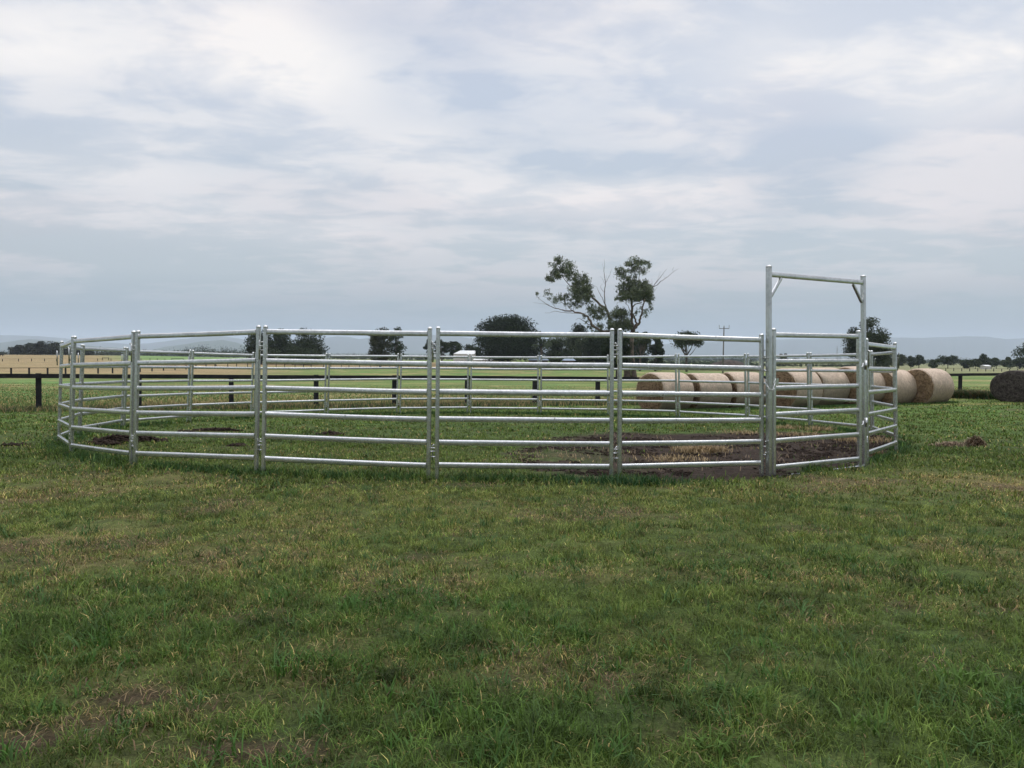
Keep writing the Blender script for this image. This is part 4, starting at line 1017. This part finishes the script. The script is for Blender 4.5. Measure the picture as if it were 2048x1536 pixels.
tree(1140, 1200, 676, 330, 'loose green shrubby tree with pale stems left of the tall gum', n=30, per=130, seed=13, shape='bush', gaps=.3, base_frac=.0, group=GRP, c=GREEN_M, branches=True)
tree(1172, 1250, 662, 320, 'broad dark bush tree close behind the tall gum trunk', n=56, per=220, seed=14, shape='bush', base_frac=.0, group=GRP, c=(.026, .037, .02))
tree(1206, 1262, 664, 136, 'dense dark evergreen crowding the foot of the tall gum', n=50, per=260, seed=90, shape='bush', base_frac=.18, group=GRP, c=(.024, .035, .019), leaf=.2)
tree(1252, 1296, 676, 300, 'dark low tree filling the gap right of the tall gum trunk', n=26, per=150, seed=91, shape='bush', base_frac=.0, group=GRP, c=(.026, .037, .02))
tree(1258, 1302, 664, 260, 'flat-topped small gum with bare forked limbs right of the tall gum', n=22, per=120, seed=15, shape='umbrella', gaps=.4, base_frac=.45, group=GRP, branches=True, c=GREEN_M)
tree(1296, 1326, 671, 262, 'dense dark column-shaped tree right of the tall gum', n=26, per=170, seed=16, shape='column', base_frac=.0, group=GRP, c=GREEN_D)
tree(1343, 1404, 667, 255, 'umbrella-shaped tree standing alone left of the power pole', n=28, per=140, seed=17, shape='umbrella', gaps=.3, base_frac=.42, group=GRP, branches=True, c=(.045, .06, .03))
tree(1694, 1773, 638, 240, 'large rounded dark tree behind the right gate upright', n=60, per=230, seed=18, shape='round', gaps=.15, base_frac=.02, group=GRP, branches=True, c=(.036, .046, .023))
tree(1745, 1792, 694, 300, 'grey-green bush at the right foot of the large rounded tree', 'bush', n=20, per=110, seed=19, shape='bush', base_frac=0, group=GRP, trunk=False, name='bush', c=GREEN_G)
tree(2031, 2110, 684, 120, 'gum tree leaning into view at the extreme right edge', n=20, per=110, seed=20, shape='umbrella', gaps=.3, base_frac=.3, group=GRP, branches=True)
right = [(1784, 1812, 710, 'hazy tree right behind the rightmost pen post'), (1813, 1831, 712, 'small round dark tree left of the two-headed one at the right'), (1826, 1850, 711, 'two-headed flat tree above the last but one bale'), (1856, 1875, 716, 'small tree left of the wide group above the right end bale'),
         (1874, 1918, 710, 'widest dark tree in the row above the right end bale'), (1922, 1945, 720, 'low round tree above the gap between tan and blackened bales'), (1940, 1962, 718, 'low dark tree left of the small pale farm shed'), (1958, 1986, 709, 'taller dark tree with a raised left crown by the small farm shed'),
         (1982, 2004, 716, 'dark tree just right of the small farm shed'), (2002, 2030, 715, 'flat hazy tree above the blackened bale'), (2024, 2056, 716, 'low hazy tree at the right edge behind the field')]
for k, (a, b, t, lb) in enumerate(right):
    tree(a, b, t, 430 + 15 * (k % 3), lb, n=14, per=90, seed=40 + k, shape='dome' if k % 2 else 'round', base_frac=.03 + .1 * (k == 2), gaps=.2, group='row of trees behind the right-hand field', c=[GREEN_M, GREEN_D, (.04, .055, .03)][k % 3], leaf=.7)
tree(1556, 1566, 707, 560, 'tiny dark round tree just right of the gate upright on the skyline', n=8, per=60, seed=60, base_frac=.2, group='row of trees behind the right-hand field', leaf=.7)
tree(1567, 1577, 707, 560, 'second tiny skyline tree right of the gate upright', n=8, per=60, seed=61, base_frac=.3, group='row of trees behind the right-hand field', leaf=.7)
left = [(20, 52, 691, 'leftmost low tree of the dark wood at the left'), (48, 82, 688, 'tree in the left part of the dark wood at the left'), (66, 96, 683, 'tallest tree of the dark wood at the left'), (88, 124, 684, 'dark tree partly behind the leftmost pen post'),
        (118, 152, 693, 'dark tree between the two leftmost pen posts'), (146, 184, 694, 'right end tree of the dark wood at the left')]
for k, (a, b, t, lb) in enumerate(left):
    tree(a, b, t, 620 + 10 * (k % 2), lb, n=20, per=110, seed=70 + k, shape='bush', base_frac=.0, gaps=.1, group='trees of the dark wood at the far left', c=[(.028, .036, .026), (.033, .042, .028)][k % 2], leaf=.9)

# palm beside the big round tree
def palm():
    b = at(1082, 720, 320); base = Vector((b.x, b.y, gz(b.x, b.y))); e = empty('palm_tree', tuple(base), 'short palm with drooping fronds at the right side of the big round tree', 'palm')
    H = at(1082, 690, 320).z - base.z; m = MB(); m.tube([base - Vector((0, 0, .2)), base + Vector((.2, 0, H * .5)), base + Vector((.1, 0, H))], [.5, .38, .42], 8); m.build('trunk', M_BARKD, e, True)
    V = []; T = []
    r = random.Random(5)
    for k in range(46):
        a = r.uniform(0, 6.28); el = r.uniform(-.2, 1.3); L = r.uniform(3.0, 4.2); d_ = Vector((math.cos(a) * math.cos(el), math.sin(a) * math.cos(el), math.sin(el))); s = Vector((-math.sin(a), math.cos(a), 0))
        p = base + Vector((0, 0, H)); prev = None
        for j in range(7):
            q = p + d_ * (L / 6); q.z -= .09 * j * L / 6; wv = .42 * (1 - j / 7)
            n0 = len(V); dz_ = Vector((0, 0, -.28))
            V += [p, q, q + s * wv + dz_, p + s * wv + dz_, q - s * wv + dz_, p - s * wv + dz_]; T += [(n0, n0 + 1, n0 + 2, n0 + 3), (n0 + 1, n0, n0 + 5, n0 + 4)]; p = q
    C = np.array([[.034, .046, .024]]) * rng.uniform(.7, 1.3, len(V))[:, None]
    mesh_np('fronds', np.array([tuple(v) for v in V]), None, M_LEAF, parent=e, colour=C, quads=np.array(T))
palm()

# the tall old gum
def gum():
    D = 140.0
    zp = lambda x, y: (1060 + x / 5.906, 500 + y / 5.906)
    b = at(*zp(1165, 1330), D); base = Vector((b.x, b.y, gz(b.x, b.y)))
    e = empty('gum_tree', tuple(base), 'tall old gum tree with two leafy heads and bare grey limbs', 'tree')
    r = random.Random(11)
    def P(x, y, dy=0.0): p = at(*zp(x, y), D + dy); return p
    m = MB(); dead = 'dead'
    def br(pts, r0, r1, mb=m, dy0=0.0, dy1=0.0):
        n = len(pts); q = [P(x, y, dy0 + (dy1 - dy0) * i / max(1, n - 1)) for i, (x, y) in enumerate(pts)]
        # resample with small kinks so that limbs are never straight sticks
        out_ = []; rad_ = []
        for i in range(n - 1):
            for k in range(3):
                t = k / 3; v = q[i].lerp(q[i + 1], t); s = .78 * (r0 + (r1 - r0) * (i + t) / (n - 1)); out_.append(v + Vector((r.uniform(-1, 1), r.uniform(-1, 1), r.uniform(-1, 1))) * min(.12, s * .5 + .03) * (0 if (i == 0 and k == 0) else 1)); rad_.append(s)
        out_.append(q[-1]); rad_.append(r1)
        if mb == 'dead': mb = MB(); mb.tube(out_, rad_, 7); mb.build('bare_limb', M_DEAD, e, True)
        else: mb.tube(out_, rad_, 7)
    zb = base.z
    # two fused stems down to the ground
    m.tube([Vector((base.x - .2, base.y, zb - .3)), Vector((base.x - .2, base.y, zb + .8)), P(1140, 1250), P(1130, 1120), P(1100, 1040)], [.85, .62, .52, .45, .4], 12)
    m.tube([Vector((base.x + 1.0, base.y - .3, zb - .3)), Vector((base.x + .9, base.y - .3, zb + .8)), P(1200, 1250, -.3), P(1195, 1100, -.3), P(1210, 980)], [.6, .48, .42, .40, .42], 10)
    br([(1205, 1000), (1213, 900), (1203, 790), (1208, 690), (1190, 590), (1160, 520), (1140, 470)], .40, .12, dy1=1)
    br([(1212, 980), (1250, 910), (1290, 870), (1300, 815), (1325, 750), (1335, 650), (1350, 580)], .34, .12, dy1=-2)
    br([(1240, 930), (1262, 860), (1235, 805), (1213, 750)], .26, .16)
    br([(1210, 690), (1240, 640), (1320, 620)], .16, .07); br([(1195, 600), (1240, 540), (1270, 440), (1290, 300), (1320, 260)], .14, .04, dy1=2)
    br([(1240, 480), (1235, 380), (1245, 280), (1230, 190)], .08, .03); br([(1180, 720), (1160, 660), (1120, 620)], .07, .03); br([(1225, 760), (1260, 710), (1310, 680)], .07, .03)
    br([(1200, 960), (1160, 880), (1140, 820)], .08, .03); br([(1190, 980), (1150, 910), (1140, 870)], .06, .03)
    br([(1130, 1120), (1050, 1060), (975, 950), (945, 850), (925, 760), (895, 700), (820, 640), (740, 560), (700, 515), (600, 465), (520, 445), (460, 410), (400, 335)], .46, .06, dy1=4)
    br([(700, 515), (640, 490), (560, 520)], .09, .03); br([(620, 475), (560, 430), (520, 350)], .07, .03); br([(920, 760), (860, 740), (800, 690)], .08, .03)
    br([(1110, 1080), (1030, 990), (950, 968), (860, 965), (790, 930), (735, 890), (700, 820), (670, 780), (640, 758), (560, 740), (500, 722), (430, 722), (380, 708)], .34, .11, dy1=-3)
    br([(735, 890), (690, 880), (640, 840), (600, 815)], .12, .05, dead); br([(600, 815), (570, 805), (540, 828)], .05, .02, dead)
    br([(380, 708), (310, 690), (250, 668), (200, 640), (150, 610), (90, 560)], .10, .025, dead, -3, -5); br([(250, 668), (180, 640), (120, 630), (40, 622)], .04, .012, dead)
    br([(500, 722), (460, 680), (430, 640), (400, 580)], .09, .03, dead); br([(640, 758), (540, 748), (440, 742), (360, 735), (290, 722), (230, 742), (175, 742)], .08, .015, dead, -3, -4)
    br([(430, 722), (420, 660), (380, 620), (300, 640)], .05, .02, dead); br([(310, 690), (270, 640), (200, 560), (140, 545)], .04, .015, dead)
    br([(905, 700), (880, 600), (878, 500), (892, 380), (880, 300), (872, 250), (880, 170), (876, 110)], .13, .015, dead, 0, 1)
    br([(893, 385), (930, 320), (950, 270), (968, 215)], .05, .012, dead); br([(885, 640), (850, 560), (815, 500), (795, 460), (783, 430)], .07, .02, dead); br([(880, 500), (850, 470), (830, 430), (855, 400)], .04, .015, dead)
    br([(885, 400), (860, 350), (830, 310)], .03, .012, dead); br([(878, 250), (850, 150)], .02, .01, dead); br([(890, 360), (905, 330), (900, 290)], .02, .01, dead)
    br([(1350, 590), (1400, 540), (1440, 450), (1480, 400), (1540, 320), (1575, 270), (1615, 225)], .11, .015, dead, 0, -2)
    br([(1440, 450), (1500, 410), (1560, 360), (1620, 320), (1690, 260), (1760, 218)], .08, .012, dead, 0, -3); br([(1690, 260), (1685, 230), (1700, 200)], .03, .012, dead); br([(1370, 600), (1420, 520), (1460, 500), (1500, 440)], .06, .02, dead)
    br([(1480, 400), (1510, 340), (1540, 250)], .035, .012, dead); br([(1430, 440), (1400, 380), (1380, 345)], .03, .012, dead); br([(1430, 430), (1445, 390), (1440, 340)], .03, .012, dead); br([(1560, 360), (1530, 390), (1510, 420)], .03, .012, dead); br([(1620, 320), (1590, 330), (1575, 300)], .02, .01, dead)
    m.build('trunk', M_BARK, e, True)
    bl = [(310, 150, 65, 60, 1), (370, 130, 50, 45, .8), (350, 250, 65, 55, 1), (285, 310, 85, 50, 2), (460, 200, 80, 55, 1), (500, 290, 65, 60, 1), (420, 260, 55, 55, .8), (600, 340, 100, 60, 1.3), (590, 430, 105, 70, 1.6), (620, 520, 100, 65, 2), (700, 560, 55, 55, 1.5), (680, 460, 55, 55, 1.2), (560, 620, 45, 60, .8), (490, 560, 60, 30, .7), (640, 600, 60, 40, .8),
          (330, 580, 60, 35, 1.2), (400, 545, 60, 35, .8), (180, 500, 50, 22, .5), (90, 525, 25, 20, .3), (230, 545, 30, 35, .5), (430, 620, 30, 20, .4), (500, 620, 45, 40, .8),
          (770, 690, 75, 50, 1.1), (830, 760, 75, 55, 1.2), (740, 760, 40, 50, .9), (650, 790, 28, 28, .5), (880, 730, 40, 50, .9), (690, 850, 30, 25, .3),
          (1050, 820, 105, 100, 2.6), (1070, 740, 65, 45, 1.2), (1100, 900, 80, 60, 1.7), (930, 905, 42, 42, .7), (980, 960, 60, 50, 1.2), (790, 910, 75, 35, 1.0), (1020, 920, 80, 60, 1.5), (720, 925, 40, 30, .7),
          (1240, 150, 95, 50, 1.3), (1330, 200, 75, 60, 1.2), (1180, 200, 55, 50, .9), (1060, 250, 65, 45, 1.0), (1110, 320, 65, 55, 1.0), (1170, 340, 75, 50, 1.0), (1390, 160, 35, 25, .4), (1250, 240, 70, 40, .7), (1030, 290, 30, 20, .3),
          (1290, 400, 85, 45, 1.3), (1150, 450, 100, 60, 1.5), (1300, 480, 130, 80, 2.7), (1200, 530, 130, 60, 2.3), (1080, 550, 60, 55, 1.3), (1390, 540, 60, 60, 1.2), (1045, 600, 38, 30, .6), (1430, 625, 33, 50, .7), (1340, 710, 38, 45, .7), (1240, 740, 28, 28, .4), (1410, 700, 25, 25, .3), (1130, 720, 30, 28, .3), (1370, 600, 50, 30, .6), (1360, 780, 25, 30, .3), (1080, 460, 40, 45, .6), (1290, 570, 80, 30, .8)]
    cs = []; rs = []; pr = []
    for (x, y, rx, ry, dn_) in bl:
        k = max(4, int(rx * ry / 260))
        for _ in range(k):
            a = r.uniform(0, 6.28); q = math.sqrt(r.random()) * 1.08
            c = P(x + rx * q * math.cos(a), y + ry * q * math.sin(a), r.uniform(-1, 1) * rx * .0145)
            s = math.sqrt(rx * ry) / 5.906 / F * D * r.uniform(.30, .68); cs.append(tuple(c)); rs.append((s * 1.15, s * 1.15, s * 1.0)); pr.append(max(8, int(44 * dn_ * r.uniform(.4, 1.4))))
    for (x, y, rx, ry, dn_) in bl:
        for _ in range(max(3, int(rx * ry / 380))):
            a = r.uniform(0, 6.28); q = r.uniform(.8, 1.4); c = P(x + rx * q * math.cos(a), y + ry * q * math.sin(a) + 6, r.uniform(-1, 1) * rx * .015)
            w0_ = r.uniform(.18, .45); cs.append(tuple(c)); rs.append((w0_, w0_, w0_ * 1.5)); pr.append(r.randint(6, 16))
    V, Q, C = leaf_mesh(cs, rs, np.array(pr), .17, (.115, .135, .085), cvar=.35, droop=.6, aspect=2.1, seed=5)
    mesh_np('crown', V, None, M_LEAF, parent=e, colour=C, quads=Q)
gum()

# far woodland that reads as one mass: belts of scrub on the plain
def woodland(name, label, specs, c, seed, leafk=.0011):
    r = np.random.default_rng(seed); cs = []; rs = []; 
    for (x0, x1, d0, d1, n, h0, h1) in specs:
        for _ in range(n):
            px = r.uniform(x0, x1); d_ = r.uniform(d0, d1); p = at(px, 712, d_); z = gz(p.x, p.y); h = r.uniform(h0, h1); w_ = h * r.uniform(.5, 1.1)
            for q in range(3):
                hh = h * r.uniform(.55, 1.0); cs.append((p.x + r.normal(0, w_ * .5), p.y + r.normal(0, w_ * .4), z + hh * .45)); rs.append((w_ * .5, w_ * .5, hh * .5))
    V, Q, C = leaf_mesh(cs, rs, 26, 1.0, c, seed=seed, cvar=.3)
    # leaf size grows with distance
    P4 = V.reshape(-1, 4, 3); cen = P4.mean(1, keepdims=True); k = np.linalg.norm(cen[..., :2], axis=-1, keepdims=True) * leafk; V = (cen + (P4 - cen) * np.maximum(.6, k)).reshape(-1, 3)
    o = mesh_np(name, V, None, M_LEAF, colour=C, quads=Q); tag(o, label, 'woodland', kind='stuff'); return o
woodland('far_woodland', 'dark wooded belt along the far edge of the left paddocks', [(180, 380, 700, 900, 70, 5, 9), (365, 500, 560, 700, 80, 7, 12), (-20, 60, 640, 700, 20, 2, 4), (640, 760, 800, 1000, 25, 3, 6), (800, 860, 700, 900, 16, 3, 6)], (.034, .042, .030), 301)
woodland('far_woodland', 'blue-grey wooded plain below the distant hills', [(-100, 1000, 1300, 2600, 420, 6, 15), (-100, 980, 2600, 5200, 500, 8, 22), (600, 960, 1000, 1500, 60, 4, 9)], (.05, .06, .045), 302)
woodland('far_woodland', 'hazy patchwork of trees on the plain right of the tall gum', [(1240, 2150, 900, 2200, 330, 5, 11), (1240, 2200, 2200, 5500, 520, 8, 20), (1780, 2100, 600, 900, 60, 5, 9)], (.045, .056, .04), 303)
woodland('scrub_belt', 'low dark scrub above the left hay bales', [(1300, 1420, 470, 520, 60, 1.6, 3.2), (1400, 1720, 480, 540, 110, 1.6, 3.0), (1330, 1530, 540, 640, 40, 2, 4)], (.035, .05, .03), 304)
woodland('scrub_belt', 'brown garden scrub and wood piles around the blue-grey roofs', [(985, 1240, 300, 312, 110, .5, 1.5)], (.09, .065, .045), 305)

# brown heap in the right paddock
p = ground(1460, 744); p = at(1458, 735, 420); z = gz(p.x, p.y)
m = MB(); n = 20
vs = []
for j, q in enumerate([1, .85, .6, .3]):
    for i in range(n): a = 2 * math.pi * i / n; k = q * random.uniform(.92, 1.08); vs.append((p.x + 11.5 * k * math.cos(a), p.y + 6 * k * math.sin(a), z - .1 + 3.6 * (1 - q ** 2) * random.uniform(.9, 1.1)))
vs.append((p.x, p.y, z + 3.5)); m.add(vs, [(j * n + i, j * n + (i + 1) % n, (j + 1) * n + (i + 1) % n, (j + 1) * n + i) for j in range(3) for i in range(n)] + [(3 * n + i, 3 * n + (i + 1) % n, 4 * n) for i in range(n)])
o = m.build('earth_heap', mat_simple('brown_earth', (.045, .035, .028), .95, .5, .6), None, True); lone(o, (p.x, p.y, z)); tag(o, 'long low heap of dark brown earth beyond the left hay bales', 'earth heap')

# ------------------------------------------------------------------ buildings
M_CREAM = mat_white('cream_steel_sheet', (.47, .47, .44)); M_ROOFW = mat_white('pale_roof_sheet', (.56, .57, .56)); M_ROOFB = mat_white('blue_grey_roof', (.22, .27, .34)); M_BRICK = mat_simple('brown_brick', (.11, .075, .055), .9, .2, 3)
M_DARK = mat_simple('dark_glass', (.02, .022, .025), .2); M_WALLP = mat_white('pale_wall', (.42, .41, .38))
def gable(name, label, cat, px0, px1, d, wall_h, roof_h, depth, wm, rm, yaw=0.0, ov=.3, hip=0.0, hipl=None, extras=None, ridge_x=True, zoff=0.0):
    a = at(px0, 718, d); b = at(px1, 718, d); W = (b - a).length; cx_ = (a.x + b.x) / 2; cy_ = (a.y + b.y) / 2 + depth / 2
    z = min(gz(cx_, cy_ - depth / 2), gz(cx_, cy_)) + zoff; e = empty(name, (cx_, cy_, z), label, cat)
    ca, sa = math.cos(yaw), math.sin(yaw); T = lambda x, y, h: Vector((cx_ + ca * x - sa * y, cy_ + sa * x + ca * y, z + h))
    m = MB(); w2, d2 = W / 2, depth / 2
    m.add([T(-w2, -d2, -1), T(w2, -d2, -1), T(w2, d2, -1), T(-w2, d2, -1), T(-w2, -d2, wall_h), T(w2, -d2, wall_h), T(w2, d2, wall_h), T(-w2, d2, wall_h)], [(0, 1, 5, 4), (1, 2, 6, 5), (2, 3, 7, 6), (3, 0, 4, 7), (4, 5, 6, 7)])
    m.build('wall', wm, e)
    m = MB(); w3, d3 = w2 + ov, d2 + ov; h0 = wall_h + .03; t = .12
    rx = w3 - hip; rl = w3 - (hipl if hipl is not None else hip)
    top = [T(-rl, 0, h0 + roof_h), T(rx, 0, h0 + roof_h)]; low = [T(-w3, -d3, h0), T(w3, -d3, h0), T(w3, d3, h0), T(-w3, d3, h0)]
    m.add(low + top, [(0, 1, 5, 4), (2, 3, 4, 5), (1, 2, 5), (3, 0, 4), (3, 2, 1, 0)]); m.build('roof', rm, e)
    if extras:
        for (nm, x0, x1, z0, z1, mt) in extras:
            m = MB(); y = -d2 - .03
            m.add([T(x0 * w2, y, z0), T(x1 * w2, y, z0), T(x1 * w2, y, z1), T(x0 * w2, y, z1), T(x0 * w2, -d2 + .05, z0), T(x1 * w2, -d2 + .05, z0), T(x1 * w2, -d2 + .05, z1), T(x0 * w2, -d2 + .05, z1)], [(0, 1, 2, 3), (1, 5, 6, 2), (4, 0, 3, 7), (3, 2, 6, 7), (0, 4, 5, 1)]); m.build(nm, mt, e)
    return e
gable('shed', 'cream steel farm shed with a pale low roof beside the big dark tree', 'shed', 907, 949, 352, 3.7, 1.5, 9, M_CREAM, M_ROOFW, ov=.12, hip=0.0, hipl=2.6, extras=[('roller_door', .15, .75, 0, 3.0, mat_white('grey_door', (.42, .43, .42)))])
gable('shed', 'low white lean-to building between the shed and the big dark tree', 'shed', 948, 986, 345, 1.3, .5, 5, M_ROOFW, M_ROOFW)
gable('house', 'farmhouse with blue-grey roof beside the palm under the trees', 'house', 1058, 1096, 322, 2.4, 1.7, 8, M_BRICK, M_ROOFB, hip=2.2, ov=.5, extras=[('window', -.6, -.3, .9, 2.0, M_DARK), ('window', .2, .5, .9, 2.0, M_DARK)])
gable('house', 'second small blue-grey roofed building framed by bushes left of the gum', 'house', 1127, 1150, 322, 2.3, 1.3, 6, M_BRICK, M_ROOFB, hip=1.5, ov=.4)
gable('shed', 'tiny pale farm shed among the trees at the right', 'shed', 1972, 1982, 420, 1.6, .6, 5, M_WALLP, M_ROOFW)
gable('shed', 'flat distant pale shed right of the gate upright near the skyline', 'shed', 1640, 1668, 1500, 3.0, 1.6, 20, M_WALLP, M_ROOFW, zoff=2)
# parked white car by the house
def car():
    p = at(1149, 722, 296); z = gz(p.x, p.y); e = empty('parked_car', (p.x, p.y, z), 'low white parked car among the wood piles in front of the bushes', 'car')
    m = MB(); prof = [(-2.1, .35), (-2.1, .8), (-1.2, .95), (-.6, 1.4), (.7, 1.4), (1.3, .95), (2.1, .85), (2.1, .35)]
    n = len(prof); m.add([(p.x + x, p.y - .8, z + h) for x, h in prof] + [(p.x + x, p.y + .8, z + h) for x, h in prof], [tuple(range(n)), tuple(range(n, 2 * n))[::-1]] + [(i, i + n, (i + 1) % n + n, (i + 1) % n) for i in range(n)]); m.build('body', mat_white('white_paint', (.75, .75, .75), .3), e)
    m = MB(); m.add([(p.x - 1.0, p.y - .82, z + .97), (p.x + 1.1, p.y - .82, z + .97), (p.x + .6, p.y - .82, z + 1.32), (p.x - .5, p.y - .82, z + 1.32)], [(0, 1, 2, 3)]); m.build('side_window', M_DARK, e)
    for sx in (-1.3, 1.3):
        for sy in (-.75, .75): m = MB(); m.tube([(p.x + sx, p.y + sy - .1, z + .32), (p.x + sx, p.y + sy + .1, z + .32)], .32, 12); m.build('wheel', M_DARK, e)
car()
# power pole
def pole():
    D = 180; p = at(1446, 720, D); z = gz(p.x, p.y); top = at(1448, 653, D); e = empty('power_pole', (p.x, p.y, z), 'timber power pole with a crossarm and three insulator pins', 'power pole')
    M_POLE = mat_simple('weathered_pole', (.12, .115, .105), .9, .3, 3)
    m = MB(); m.tube([(p.x, p.y, z - .5), (top.x, top.y, top.z)], [.17, .12], 8); m.build('pole', M_POLE, e, True)
    m = MB(); za = top.z - .45; m.box((top.x, top.y - .18, za), 2.2, .12, .13); m.build('crossarm', M_POLE, e)
    for s in (-1.08, 1.08): m = MB(); m.tube([(top.x + s, top.y - .18, za + .07), (top.x + s, top.y - .18, za + .45)], .035, 6); m.tube([(top.x + s, top.y - .18, za + .45), (top.x + s, top.y - .18, za + .8)], [.06, .03], 6); m.build('insulator', M_POLE, e)
    m = MB(); m.tube([(top.x, top.y, top.z), (top.x, top.y, top.z + .25)], .04, 6); m.build('insulator', M_POLE, e)
pole()
def pylon(px, label, D=2600, ytop=691):
    p = at(px, 715, D); z = gz(p.x, p.y); H = at(px, ytop, D).z - z; e = empty('pylon', (p.x, p.y, z), label, 'pylon'); m = MB(); s = 4.0
    for sx in (-1, 1):
        for sy in (-1, 1): m.tube([(p.x + sx * s, p.y + sy * s, z), (p.x + sx * .8, p.y + sy * .8, z + H * .75), (p.x, p.y, z + H)], .28, 4)
    for k in range(6):
        h0, h1 = H * .125 * k, H * .125 * (k + 1); w0 = s + (.8 - s) * h0 / (H * .75); w1 = s + (.8 - s) * h1 / (H * .75)
        for sy in (-1, 1): m.tube([(p.x - w0, p.y + sy * w0, z + h0), (p.x + w1, p.y + sy * w1, z + h1)], .16, 4); m.tube([(p.x + w0, p.y + sy * w0, z + h0), (p.x - w1, p.y + sy * w1, z + h1)], .16, 4)
    st = mat_simple('pylon_steel', (.2, .2, .21), .6) if 'pylon_steel' not in bpy.data.materials else bpy.data.materials['pylon_steel']
    m.build('tower', st, e)
    m = MB()
    for hh, w_ in ((.95, 5), (.83, 7), (.71, 6)): m.tube([(p.x - w_, p.y, z + H * hh), (p.x + w_, p.y, z + H * hh)], .22, 4)
    m.build('crossarm', st, e)
pylon(1674, 'nearer faint lattice pylon left of the large rounded tree'); pylon(1691, 'fainter second pylon closest to the large rounded tree', 3200, 692)
# grazing cow at the far left edge
def cow(px, py, d, label, s=1.0):
    p = ground(px, py) if d is None else at(px, py, d); z = gz(p.x, p.y); V = [(0, 0, 1.15), (.55, 0, 1.2), (1.0, 0, 1.15), (1.35, 0, .85), (1.6, 0, .45), (-.55, 0, 1.2), (-.9, 0, 1.15), (-1.0, 0, .6)]
    edges = [(0, 1), (1, 2), (2, 3), (3, 4), (0, 5), (5, 6), (6, 7)]; rad = [.42, .40, .26, .17, .13, .40, .22, .03]
    for bx, by, top in ((.62, .2, 1), (.62, -.2, 1), (-.75, .2, 6), (-.75, -.2, 6)):
        i = len(V); V += [(bx, by, .85), (bx + (.04 if bx > 0 else -.1), by, .45), (bx, by, .02)]; edges += [(top, i), (i, i + 1), (i + 1, i + 2)]; rad += [.17, .09, .07]
    me = bpy.data.meshes.new('cow'); me.from_pydata([(v[0] * s, v[1] * s, v[2] * s) for v in V], edges, []); o = bpy.data.objects.new('cow', me); col.objects.link(o); o.location = (p.x, p.y, z)
    sk = o.modifiers.new('Skin', 'SKIN')
    for i, v in enumerate(me.skin_vertices[0].data): v.radius = (rad[i] * s, rad[i] * s); v.use_root = i == 0
    o.modifiers.new('Subd', 'SUBSURF').levels = 1; me.materials.append(M_BLACK); tag(o, label, 'cow')
cow(3, 712, 480, 'black cow grazing at the far left edge of the brown field')

# ------------------------------------------------------------------ mountains
def mountains(name, prof, d, thick, c, seed):
    xs = np.arange(-500, 2551, 6.0); py = np.interp(xs, [p[0] for p in prof], [p[1] for p in prof]); hz_ = 715.8 + (xs - 1024) * .0079
    r = np.random.default_rng(seed); nn_ = fbm(xs, np.zeros_like(xs) + seed, .02, 5, seed) - .5
    hpx = np.maximum(0, hz_ - py); hh = hpx / F * d + nn_ * 30 * np.minimum(1, hpx / 12) ; az_ = np.arctan((xs - 1024) / F)
    fr_ = [(-.9, -.02), (-.6, .12), (-.35, .42), (-.12, .85), (0, 1.0), (.3, .7), (.8, -.02)]
    V = []; C = []
    for (o_, q) in fr_:
        dd = d / np.cos(az_) + o_ * thick; w_ = (fbm(xs, xs * 0 + o_ * 9, .03, 4, seed + 3) - .5) * (1 - abs(q - .5)) * .5 * (0 < q < 1)
        z = hh * np.clip(q + w_, -.02, 1) - 4 + 1.44 * 0
        V.append(np.stack([np.sin(az_) * dd, np.cos(az_) * dd, z + (EYE if q > .9 else 0)], 1))
    n = len(xs); V = np.concatenate(V); k = len(fr_)
    i = np.arange(k - 1)[:, None]; j = np.arange(n - 1)[None]; Q = np.stack([i * n + j, i * n + j + 1, (i + 1) * n + j + 1, (i + 1) * n + j], -1).reshape(-1, 4)
    kk = fbm(V[:, 0], V[:, 1], .0012, 4, seed)[:, None]; C = np.array([c]) * (.7 + .7 * kk)
    o = mesh_np(name, V, None, M_GROUND, smooth=True, colour=C, quads=Q); tag(o, kind='structure')
mountains('hills', [(-500, 690), (-60, 686), (0, 686), (40, 680), (70, 678), (110, 681), (160, 690), (300, 700), (340, 692), (400, 682), (440, 679), (470, 684), (520, 700), (560, 702), (640, 706), (800, 706), (1000, 706), (1300, 712), (1700, 716), (2550, 730)], 8200, 2200, (.055, .07, .05), 5)
mountains('hills', [(-500, 680), (-60, 671), (20, 670), (80, 671), (130, 677), (200, 684), (260, 688), (330, 683), (400, 673), (440, 670.5), (480, 677), (520, 688), (560, 690), (620, 684), (650, 676), (675, 672.5), (700, 675), (718, 678), (735, 676), (752, 672), (780, 668), (830, 666), (870, 670), (915, 673), (950, 678), (1060, 676), (1100, 680), (1200, 690), (1300, 690), (1340, 687), (1400, 684), (1480, 681), (1560, 678), (1650, 676), (1750, 675), (1840, 675), (1890, 674), (1930, 671.5), (1970, 673), (2010, 678), (2048, 676), (2200, 680), (2550, 700)], 13500, 3500, (.05, .06, .05), 9)

# ------------------------------------------------------------------ haze
m, t, b, o_ = new_mat('haze_air')
t.n.remove(b)
pv = t.node('ShaderNodeVolumePrincipled', {'Color': (.66, .75, .88, 1), 'Density': HAZE_D if 'HAZE_D' in globals() else 7.8e-5, 'Anisotropy': 0.0})
t.l.new(pv.outputs[0], o_.inputs['Volume'])
mb = MB(); zt = 560
mb.box((0, 0, (zt - 45) / 2), 44000, 44000, zt + 45); hz = mb.build('haze', m); tag(hz, kind='stuff')
hz['label'] = 'pale blue air haze that fades the distant plain and hills'; hz['category'] = 'haze'
